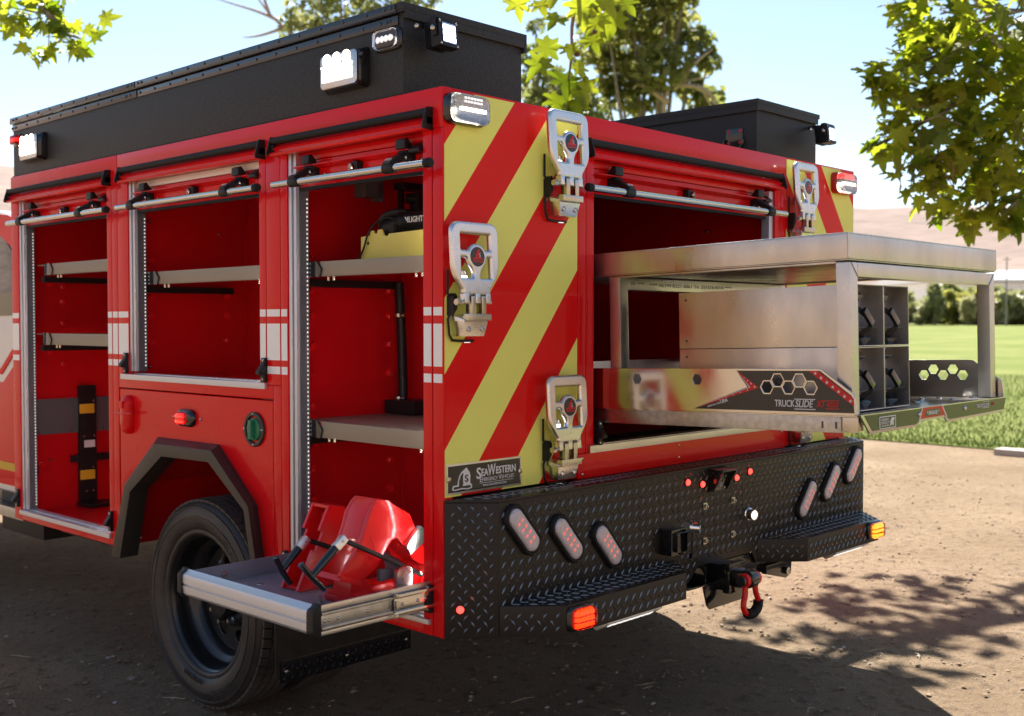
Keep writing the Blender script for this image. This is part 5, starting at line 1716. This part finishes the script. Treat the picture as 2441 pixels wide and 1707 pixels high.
# ================================================================= TREES
def leaf_mat(name, c1, c2, tr):
    m = bpy.data.materials.new(name); m.use_nodes = True
    N, L = m.node_tree.nodes, m.node_tree.links
    b = N['Principled BSDF']; b.inputs['Roughness'].default_value = .42; b.inputs['Specular IOR Level'].default_value = .4
    tc = N.new('ShaderNodeTexCoord'); oi = N.new('ShaderNodeObjectInfo')
    gp = N.new('ShaderNodeNewGeometry')
    n1 = N.new('ShaderNodeTexNoise'); n1.inputs['Scale'].default_value = 2.3; n1.inputs['Detail'].default_value = 3
    L.new(gp.outputs['Position'], n1.inputs['Vector'])
    ad = N.new('ShaderNodeMath'); ad.operation = 'MULTIPLY_ADD'; ad.inputs[1].default_value = .45; ad.inputs[2].default_value = -.22
    L.new(oi.outputs['Random'], ad.inputs[0])
    a2 = N.new('ShaderNodeMath'); a2.operation = 'ADD'
    L.new(ad.outputs[0], a2.inputs[0]); L.new(n1.outputs['Fac'], a2.inputs[1])
    rp = N.new('ShaderNodeValToRGB'); rp.color_ramp.elements[0].color = (*c1, 1); rp.color_ramp.elements[1].color = (*c2, 1)
    rp.color_ramp.elements[0].position = .32; rp.color_ramp.elements[1].position = .70
    L.new(a2.outputs[0], rp.inputs['Fac'])
    L.new(rp.outputs['Color'], b.inputs['Base Color'])
    t = N.new('ShaderNodeBsdfTranslucent'); hs = N.new('ShaderNodeHueSaturation'); hs.inputs['Value'].default_value = 2.0; hs.inputs['Saturation'].default_value = 1.1; hs.inputs['Hue'].default_value = .485
    L.new(rp.outputs['Color'], hs.inputs['Color']); L.new(hs.outputs['Color'], t.inputs['Color'])
    mx = N.new('ShaderNodeMixShader'); mx.inputs[0].default_value = tr
    L.new(b.outputs[0], mx.inputs[1]); L.new(t.outputs[0], mx.inputs[2]); L.new(mx.outputs[0], N['Material Output'].inputs['Surface'])
    MATS[name] = m
leaf_mat('sycamore_leaf', (.075, .12, .014), (.21, .25, .035), .62)
leaf_mat('far_leaf', (.055, .08, .025), (.28, .28, .09), .5)
leaf_mat('willow_leaf', (.12, .15, .05), (.24, .25, .11), .4)
leaf_mat('shrub_leaf', (.20, .22, .11), (.36, .36, .20), .3)
half = [(.06, -.02), (.22, -.13), (.30, -.02), (.27, .05), (.50, .06), (.56, .14), (.38, .22), (.34, .30), (.50, .46), (.46, .54), (.30, .50), (.18, .46), (.17, .58), (.12, .74), (0, .98)]
LO = half + [(-x, y) for x, y in half[::-1][1:]] 
def leaf_verts(seed):
    r = random.Random(seed)
    c = r.uniform(.15, .7)
    kf, tw = r.uniform(.0, .35), r.uniform(-.25, .25)
    vs = [(0, .28, .0)] + [(x * r.uniform(.92, 1.08), y * r.uniform(.95, 1.05), -c * (x * x) - c * .6 * max(0, y - .3) ** 2 + kf * abs(x) + tw * x * y + r.uniform(-.03, .03)) for x, y in LO]
    n = len(LO)
    fs = [(0, i + 1, (i + 1) % n + 1) for i in range(n)]
    return vs, fs
LEAFV = [leaf_verts(s) for s in range(9)]
LEAFM = []
for k, (v, f) in enumerate(LEAFV):
    me = bpy.data.meshes.new('leaf'); me.from_pydata(v, [], f)
    me.materials.append(MATS['sycamore_leaf'])
    for p in me.polygons:
        p.use_smooth = True
    LEAFM.append(me)
def leaf_matrix(p, size, r, droop=.6):
    # leaf tip direction mostly outward and down, blade facing roughly up
    tip = Vector((r.gauss(0, 1), r.gauss(0, 1), -droop + r.gauss(0, .45))).normalized()
    up = Vector((r.gauss(0, .55), r.gauss(0, .55), 1)).normalized()
    s = tip.cross(up)
    if s.length < 1e-3:
        s = Vector((1, 0, 0))
    s.normalize()
    up = s.cross(tip)
    M = Matrix.Identity(4)
    for i in range(3):
        M[i][0], M[i][1], M[i][2], M[i][3] = s[i] * size, tip[i] * size, up[i] * size, p[i]
    return M
def limb(mb, pts, r0, r1, n=8):
    P = spline(pts, 5)
    k = len(P) - 1
    P = [p + Vector((noise.noise(p * .9), noise.noise(p * .9 + Vector((9, 3, 1))), 0)) * .06 for p in P]
    mb.tube(P, [r0 + (r1 - r0) * (i / k) for i in range(k + 1)], n)
def leaf_cloud(name, mats, parent, spots, kind='stuff'):
    """one joined mesh of leaves"""
    VV, FF = [], []
    o = 0
    arrs = [(np.array(v), np.array(f)) for v, f in LEAFV]
    for p, s, r in spots:
        v, f = arrs[r.randrange(9)]
        M = np.array(leaf_matrix(p, s, r))
        VV.append(v @ M[:3, :3].T + M[:3, 3]); FF.append(f + o); o += len(v)
    if not VV:
        return None
    VV = np.concatenate(VV); FF = np.concatenate(FF)
    me = bpy.data.meshes.new(name); me.from_pydata(VV.tolist(), [], FF.tolist()); me.materials.append(MATS[mats])
    ob = link(name, me, parent); stuff(ob)
    return ob
def place_leaf(parent, p, size, r, M=None):
    o = bpy.data.objects.new('leaf', LEAFM[r.randrange(9)])
    C.objects.link(o); o.parent = parent
    o.matrix_local = Matrix.Translation(-ROOTLOC[parent.name]) @ (M if M is not None else leaf_matrix(p, size, r))
    return o
rt = random.Random(21)
def in_ball(c, rad, r):
    while True:
        q = Vector((r.uniform(-1, 1), r.uniform(-1, 1), r.uniform(-1, 1)))
        if .05 < q.length < 1:
            return Vector(c) + q * rad
# -- sycamore at the right, its limbs reaching over the truck
TA = Vector((9.6, -1.6, 0))
ta = thing('sycamore_tree', TA, 'sycamore with lobed leaves by the dirt lot, one limb hanging over the truck', 'tree')
clumps = []
for u, v, dd, rd in ((2235, 40, 9.2, .62), (2110, 30, 9.6, .36), (2020, 5, 9.8, .16), (2280, 180, 9.0, .6), (2140, 170, 9.2, .5), (2035, 180, 9.2, .26), (1962, 180, 9.1, .12), (2085, 270, 9.0, .42), (2215, 300, 9.2, .58), (2015, 310, 9.3, .18), (1972, 330, 9.2, .07), (2060, 385, 9.0, .22), (2125, 400, 9.0, .30), (2240, 410, 9.1, .34), (2190, 460, 9.0, .18), (2250, 485, 9.0, .08), (2296, 320, 9.6, .5), (2060, 90, 9.5, .22)):
    clumps.append((at(u, v, dd), rd))
m = MB()
hub = Vector((8.6, -.2, 3.6))
limb(m, [TA + Vector((0, 0, -.1)), TA + Vector((-.1, .2, 1.2)), TA + Vector((-.4, .6, 2.4)), hub], .24, .15, 12)
limb(m, [hub, (7.8, 1.6, 4.6), (6.2, 2.9, 5.0), (4.6, 3.1, 4.9), (3.2, 2.35, 4.5)], .13, .03)
limb(m, [hub, (8.9, .8, 5.2), (8.4, 2.2, 6.6), (7.8, 3.0, 8.0)], .14, .04)
limb(m, [hub, (9.8, -1.8, 5.4), (10.4, -3.0, 7.0)], .14, .04)
for c, rd in clumps:
    mid = hub.lerp(c, .55) + Vector((0, 0, .35))
    limb(m, [hub, mid, c], .035, .007, 6)
    for k in range(3):
        limb(m, [c.lerp(mid, .3), in_ball(c, rd * .6, rt), in_ball(c, rd, rt)], .007, .003, 5)
m.build('trunk', 'bark', ta, sharp=80)
spots = []
for c, rd in clumps:
    for k in range(int(10 + 250 * rd ** 2.0)):
        spots.append((in_ball(c, rd, rt), rt.uniform(.12, .21), rt))
spots.sort(key=lambda s: (s[0] - CAM).length / s[1])
inviews = []
for s in spots[:250]:
    place_leaf(ta, s[0], s[1], rt)
rest = spots[250:]
for c, rd, n in (((5.3, 3.2, 4.9), .6, 60), ((6.2, 3.3, 5.2), .7, 80), ((4.5, 3.3, 5.0), .4, 25), ((7.0, 2.6, 5.3), .7, 70), ((8.2, 3.0, 7.6), 1.5, 260), ((9.2, 1.5, 7.0), 1.6, 260), ((10.4, -2.6, 7.0), 2.0, 300), ((11.6, 0.5, 6.4), 1.6, 200), ((10.3, -.8, 9.0), 1.8, 240)):
    for k in range(n):
        rest.append((in_ball(c, rd, rt), rt.uniform(.13, .22), rt))
leaf_cloud('crown', 'sycamore_leaf', ta, rest)
# the hanging spray above the truck, leaf by leaf
spray = [(1155, 22, 58, 15), (1250, 5, 62, -20), (1300, 30, 70, 10), (1350, 20, 60, 30), (1375, 60, 66, -10), (1330, 70, 60, 25), (1255, 60, 56, -35), (1235, 120, 70, -25), (1222, 160, 62, -40), (1262, 200, 74, 5), (1290, 165, 50, 30), (1300, 215, 70, 12), (1255, 245, 66, -12), (1290, 250, 58, 8), (1325, 105, 50, 20), (1280, 120, 46, -5), (1210, 25, 48, 18), (1395, 25, 52, 35), (1268, 278, 46, 0)]
m = MB()
tip = [at(1290, -60, 7.4), at(1292, 0, 7.4), at(1284, 60, 7.42), at(1282, 120, 7.45), at(1272, 200, 7.45), at(1268, 260, 7.45)]
limb(m, [Vector((3.2, 2.35, 4.5))] + tip, .02, .004, 6)
limb(m, [Vector((3.2, 2.35, 4.5)), at(1190, -40, 7.6), at(1155, 8, 7.6)], .008, .003, 5)
limb(m, [tip[0], at(1350, -20, 7.5), at(1380, 30, 7.5)], .008, .003, 5)
m.build('hanging_twig', 'bark', ta, sharp=80)
fw = Rm @ Vector((0, 0, 1))
for u, v, s, roll in spray:
    p = at(u, v - s * .45, 7.4 + rt.uniform(-.15, .15))
    size = s / 322 * 1.0
    tipd = (Rm @ Vector((math.sin(R(roll)), -math.cos(R(roll)), rt.uniform(-.1, .6)))).normalized()
    up = (fw + Rm @ Vector((rt.uniform(-.5, .5), .95, 0))).normalized()
    sd = tipd.cross(up).normalized(); up = sd.cross(tipd)
    M = Matrix.Identity(4)
    for i in range(3):
        M[i][0], M[i][1], M[i][2], M[i][3] = sd[i] * size, tipd[i] * size, up[i] * size, p[i]
    place_leaf(ta, p, size, rt, M)
mat('seed_ball', (.12, .07, .03), .8)
m = MB()
for u, v in ((1332, 72), (1294, 122)):
    m.lump(at(u, v, 7.35), .022, .022, .022, int(u))
m.build('seed_ball', 'seed_ball', ta, sharp=80)

# -- second sycamore beyond the cab
TB = Vector((.3, 9.2, 0))
tb = thing('sycamore_tree', TB, 'sycamore beside the truck cab, lobed leaves on a low branch against the sky', 'tree')
m = MB()
hub = TB + Vector((-.2, -.4, 4.0))
limb(m, [TB + Vector((0, 0, -.1)), TB + Vector((.1, 0, 1.6)), hub], .28, .16, 12)
cl = [(at(55, 20, 9.8), .22), (at(20, 55, 9.9), .16), (at(110, 35, 9.8), .22), (at(80, 85, 9.8), .16), (at(150, 75, 9.7), .12), (at(105, 115, 9.8), .07), (at(170, 105, 9.7), .07), (at(140, 20, 9.9), .14), (at(0, 10, 9.9), .2)]
limb(m, [hub, TB + Vector((.7, -1.4, 4.6)), cl[0][0] + Vector((0, .5, .5)), cl[2][0], cl[4][0], at(180, 88, 9.7)], .06, .004)
limb(m, [hub, TB + Vector((-.5, .3, 6)), TB + Vector((-1.2, .2, 8))], .12, .03)
for c, rd in cl:
    limb(m, [cl[2][0].lerp(c, .2), c], .006, .003, 5)
m.build('trunk', 'bark', tb, sharp=80)
for c, rd in cl:
    for k in range(int(4 + 230 * rd ** 2)):
        place_leaf(tb, in_ball(c, rd, rt), rt.uniform(.11, .18), rt)
for u, v, s in ((225, 45, .19), (205, 85, .16), (175, 120, .14), (190, 65, .13)):
    p = at(u, v, 9.7)
    tipd = (Rm @ Vector((.8, rt.uniform(-.5, .6), .1))).normalized(); up = (fw + Rm @ Vector((0, .4, 0))).normalized()
    sd = tipd.cross(up).normalized(); up = sd.cross(tipd)
    M = Matrix.Identity(4)
    for i in range(3):
        M[i][0], M[i][1], M[i][2], M[i][3] = sd[i] * s, tipd[i] * s, up[i] * s, p[i]
    place_leaf(tb, p, s, rt, M)
rest = []
for c, rd, n in ((TB + Vector((-.8, 0, 7.6)), 1.8, 420), (TB + Vector((.6, .8, 7.0)), 1.5, 280), (TB + Vector((-2.2, -.8, 6.6)), 1.4, 240), (TB + Vector((-1.6, .6, 5.6)), 1.2, 160)):
    for k in range(n):
        rest.append((in_ball(c, rd, rt), rt.uniform(.14, .22), rt))
leaf_cloud('crown', 'sycamore_leaf', tb, rest)

# -- trees standing further off
def far_tree(name, label, base, hubz, balls, leafmat, size, dens, barkm='bark', tr=.25, group='trees behind the truck', bare=(), bw=.09):
    t = thing(name, base, label, 'tree', group)
    m = MB()
    b = Vector(base)
    hub = Vector((b.x, b.y, hubz))
    limb(m, [b - Vector((0, 0, .3)), b.lerp(hub, .5) + Vector((.1, 0, 0)), hub], tr, tr * .7, 10)
    for c, rd in balls:
        limb(m, [hub, hub.lerp(Vector(c), .5) + Vector((0, 0, -.3)), c], tr * .4, .02, 6)
    m.build('trunk', barkm, t, sharp=80)
    if bare:
        m = MB()
        for pts in bare:
            limb(m, pts, bw, bw * .2, 6)
        m.build('dead_branch', 'bark_dry', t, sharp=80)
    VV, FF = [], []
    r = random.Random(hash(name + label) % 9999 if False else len(label) * 7 + len(balls))
    o = 0
    for c, rd in balls:
        n = int(dens * rd ** 2)
        g = np.random.default_rng(int(rd * 100) + len(VV))
        q = g.normal(size=(n, 3)); q /= np.linalg.norm(q, axis=1)[:, None]
        q *= (rd * (.35 + .65 * g.random((n, 1)) ** .6)) * np.array([1, 1, .85])
        ctr = np.array(c) + q
        a = g.normal(size=(n, 3)); a /= np.linalg.norm(a, axis=1)[:, None]
        b_ = np.cross(a, g.normal(size=(n, 3))); b_ /= np.linalg.norm(b_, axis=1)[:, None]
        s = size * (.6 + .8 * g.random((n, 1)))
        P = np.stack([ctr - a * s, ctr + b_ * s * .55, ctr + a * s, ctr - b_ * s * .55], 1).reshape(-1, 3)
        VV.append(P); FF.append(np.arange(4 * n).reshape(-1, 4) + o); o += 4 * n
    VV = np.concatenate(VV); FF = np.concatenate(FF)
    me = bpy.data.meshes.new('crown'); me.from_pydata(VV.tolist(), [], FF.tolist()); me.materials.append(MATS[leafmat])
    stuff(link('crown', me, t))
    return t
def ground_under(u, d):
    p = at(u, 724, d)
    return (p.x, p.y, 0)
def balls(lst, d):
    return [(tuple(at(u, v, d + dd)), rp / 2536 * d) for u, v, rp, dd in lst]
B = balls([(1440, 20, 70, 0), (1360, 40, 70, -1), (1500, 60, 70, 1), (1560, 100, 45, 0), (1590, 140, 30, 0), (1420, 110, 75, 1), (1340, 110, 60, 0), (1480, 150, 65, -1), (1390, 170, 50, 0), (1540, 190, 40, 0), (1600, 215, 30, 1), (1440, 215, 55, 0), (1350, 220, 50, 0), (1530, -20, 45, 0), (1420, -60, 90, 0), (1500, -110, 80, 0), (1575, 235, 35, 0)], 34)
dead = [[at(1500, 300, 33), at(1490, 240, 33), at(1510, 190, 33), at(1590, 175, 33)], [at(1510, 190, 33), at(1570, 200, 33), at(1600, 250, 33)], [at(1500, 230, 33), at(1440, 190, 33), at(1420, 200, 33)], [at(1510, 200, 33), at(1560, 140, 33), at(1600, 110, 33)], [at(1560, 195, 33), at(1600, 220, 33), at(1615, 280, 33)]]
far_tree('broadleaf_tree', 'tall dark green tree with bare brown branches behind the truck roof', ground_under(1450, 34), 3.0, B, 'far_leaf', .16, 430, tr=.35, bare=dead)
B = balls([(1190, 130, 40, 0), (1240, 190, 50, 0), (1290, 230, 55, 0), (1210, 230, 45, 0), (1330, 250, 40, 0), (1180, 190, 30, 1), (1200, 60, 22, 0)], 26)
far_tree('willow_tree', 'pale green feathery tree between the two roof boxes', ground_under(1230, 26), 2.5, B, 'willow_leaf', .10, 900, tr=.15)
B = balls([(700, 20, 60, 0), (770, 0, 70, 1), (860, 10, 60, 0), (650, 60, 30, 0), (940, -10, 50, 0), (720, 80, 40, 0), (820, 60, 40, 0), (900, -60, 90, 0), (760, -80, 90, 0)], 30)
far_tree('willow_tree', 'pale tree with bare dark twigs seen over the long roof box', ground_under(800, 30), 3.0, B, 'willow_leaf', .11, 520, tr=.2,
         bare=[[at(660, 80, 30), at(600, 30, 30), at(560, -30, 30)], [at(620, 45, 30), at(560, 20, 30), at(480, -5, 30)], [at(640, 60, 30), at(580, 80, 30), at(545, 85, 30)], [at(600, 30, 30), at(590, -20, 30), at(640, -60, 30)]], bw=.05)
# tree shading the lawn, standing clear of the view to the right
td = far_tree('shade_tree', 'broad tree at the edge of the lawn casting shade on the grass', (21.5, 3.6, 0), 4.5, [((18.4, 7.6, 9.2), 1.4), ((17.2, 7.0, 9.4), 1.1), ((19.6, 6.4, 9.6), 1.6), ((21.0, 4.5, 10), 2.0), ((22.5, 3.0, 9), 2.0)], 'far_leaf', .2, 160, tr=.3, group='trees along the lawn')
# shrubs beyond the field
SH = [(1965, 150, 18, 690, 'rounded olive shrub at the far edge of the lawn, next to the truck body'), (2010, 152, 22, 685, 'low grey-green shrub at the far edge of the lawn, in front of the white shed'), (2062, 150, 20, 688, 'wide pale green shrub beyond the lawn, beside the white shed'), (2095, 148, 15, 668, 'narrow upright pale tree beyond the lawn, taller than the shrubs'), (2130, 158, 20, 672, 'dark green conical tree beyond the lawn, before the warehouse'), (2165, 152, 24, 682, 'dark rounded tree beyond the lawn, before the warehouse'), (2215, 150, 24, 690, 'spreading yellow-green shrub beyond the lawn, before the warehouse'), (2265, 152, 26, 684, 'bushy grey-green shrub beyond the lawn, near the pole'), (2310, 150, 26, 678, 'large dark shrub beyond the lawn, past the pole'),
      (2110, 162, 24, 694, 'low pale shrub beyond the lawn, under the upright trees'), (2190, 163, 22, 676, 'tall grey-green shrub beyond the lawn, behind the spreading one'), (2240, 165, 26, 674, 'tall pale shrub beyond the lawn, behind the pole')]
for k, (u, dd, rp, v, lab) in enumerate(SH):
    rp, v = rp * 1.35, v - 14
    p = at(u, 724, dd)
    zb = lawn_z(150) - .2
    tall = k in (3, 4)
    q_ = random.Random(k)
    bb = [(u + q_.uniform(-1.6, 1.6) * rp, v + q_.uniform(-.3, 1.5) * rp, rp * q_.uniform(.25, .62), q_.uniform(-3, 3)) for _ in range(12)] + [(u, v + 26, rp * .9, 0), (u - rp, v + 30, rp * .8, 0), (u + rp, v + 30, rp * .8, 0)] if not tall else [(u, v - 12, rp * .5, 0), (u, v, rp * .8, 0), (u, v + 20, rp, 0), (u, v + 36, rp, 0)]
    far_tree('shrub' if not tall else 'upright_tree', lab, (p.x, p.y, zb), zb + 1.0, balls(bb, dd), ('shrub_leaf', 'far_leaf', 'willow_leaf')[(0, 2, 0)[k % 3]] if k != 5 else 'far_leaf', .45, 110, tr=.15, group='shrubs beyond the lawn')

# ================================================================= FAR BUILDINGS
p = at(2240, 640, 235)
ux = (Rm @ Vector((1, 0, 0))); ux.z = 0; ux.normalize()
uy = Vector((-ux.y, ux.x, 0))
def local(o, a, b, z):
    return tuple(Vector((o.x, o.y, 0)) + ux * a + uy * b + Vector((0, 0, z)))
wh_ = thing('warehouse', (p.x, p.y, 1.5), 'long low white warehouse beyond the far shrubs', 'building')
def lbox(mb, o, a0, a1, b0, b1, z0, z1):
    return mb.hexa([local(o, a0, b0, z0), local(o, a1, b0, z0), local(o, a1, b1, z0), local(o, a0, b1, z0), local(o, a0, b0, z1), local(o, a1, b0, z1), local(o, a1, b1, z1), local(o, a0, b1, z1)])
m = MB(); lbox(m, p, -14, 40, 0, 30, 1.5, 9.2); m.build('wall', 'siding_white', wh_)
m = MB(); m.hexa([local(p, -15, -1, 9.3), local(p, 41, -1, 9.3), local(p, 41, 31, 9.3), local(p, -15, 31, 9.3), local(p, -15, -1, 9.8), local(p, 41, -1, 9.8), local(p, 41, 15, 12.2), local(p, -15, 15, 12.2)]); m.build('roof', 'roof_pale', wh_)
for a in (-8, 2, 12, 22, 32):
    m = MB(); lbox(m, p, a, a + 5, -.15, -.02, 1.6, 5.6); m.build('door', 'pole_grey', wh_)
p2 = at(2040, 665, 170)
sd_ = thing('shed', (p2.x, p2.y, 1.5), 'small white shed with gable roof beyond the lawn', 'shed')
m = MB(); lbox(m, p2, -1.6, 1.6, 0, 4, 1.4, 3.6); m.build('wall', 'siding_white', sd_)
m = MB(); m.add([local(p2, -1.8, -.2, 3.6), local(p2, 1.8, -.2, 3.6), local(p2, 0, -.2, 5.0), local(p2, -1.8, 4.2, 3.6), local(p2, 1.8, 4.2, 3.6), local(p2, 0, 4.2, 5.0)], [(0, 1, 2), (3, 5, 4), (0, 2, 5, 3), (1, 4, 5, 2), (0, 3, 4, 1)]); m.build('roof', 'roof_pale', sd_)
p3 = at(2256, 700, 140)
po = thing('utility_pole', (p3.x, p3.y, 1.2), 'thin grey pole with a short crossarm before the warehouse', 'pole')
m = MB(); m.tube([(p3.x, p3.y, 1.0), (p3.x, p3.y, 9.0)], [.11, .07], 8); m.build('shaft', 'pole_grey', po)
m = MB(); m.tube([local(p3, -.5, 0, 8.7), local(p3, .5, 0, 8.7)], .05, 6); m.build('crossarm', 'pole_grey', po)

# ---------------------------------------------------------------- every screw, bolt and clip an object of its own
EXPLODE = {'wall_screw', 'shelf_clip', 'shelf_bolt', 'lug_nut', 'foot_plate', 'plate_screw', 'bracket_screw', 'latch_screw', 'panel_screw', 'panel_rivet', 'filler_screw', 'bracket_bolt', 'socket_screw', 'camera_screw', 'corner_screw', 'flap_bolt', 'hinge_knuckle', 'deck_bolt', 'lip_bolt', 'wall_bolt', 'handle_rivet', 'rail_slot', 'ceiling_wire', 'slide_rivet', 'seed_ball', 'mount_bolt', 'tray_bolt', 'hose_clamp'}
def explode(o):
    me = o.data
    n = len(me.vertices)
    par = list(range(n))
    def find(a):
        while par[a] != a:
            par[a] = par[par[a]]
            a = par[a]
        return a
    for e in me.edges:
        a, b = find(e.vertices[0]), find(e.vertices[1])
        if a != b:
            par[a] = b
    isl = {}
    for p in me.polygons:
        isl.setdefault(find(p.vertices[0]), []).append(p.index)
    if len(isl) < 2:
        return
    for k, pl in enumerate(isl.values()):
        idx, vs, fs, sm = {}, [], [], []
        for pi in pl:
            p = me.polygons[pi]
            f = []
            for v in p.vertices:
                if v not in idx:
                    idx[v] = len(vs)
                    vs.append(me.vertices[v].co[:])
                f.append(idx[v])
            fs.append(f)
        m2 = bpy.data.meshes.new(me.name.split('.')[0])
        m2.from_pydata(vs, [], fs)
        finish(m2, me.materials[0], 0, recalc=False)
        o2 = o if k == 0 else o.copy()
        o2.data = m2
        if k:
            C.objects.link(o2)
for o in list(C.objects):
    if o.type == 'MESH' and o.name.split('.')[0] in EXPLODE:
        explode(o)
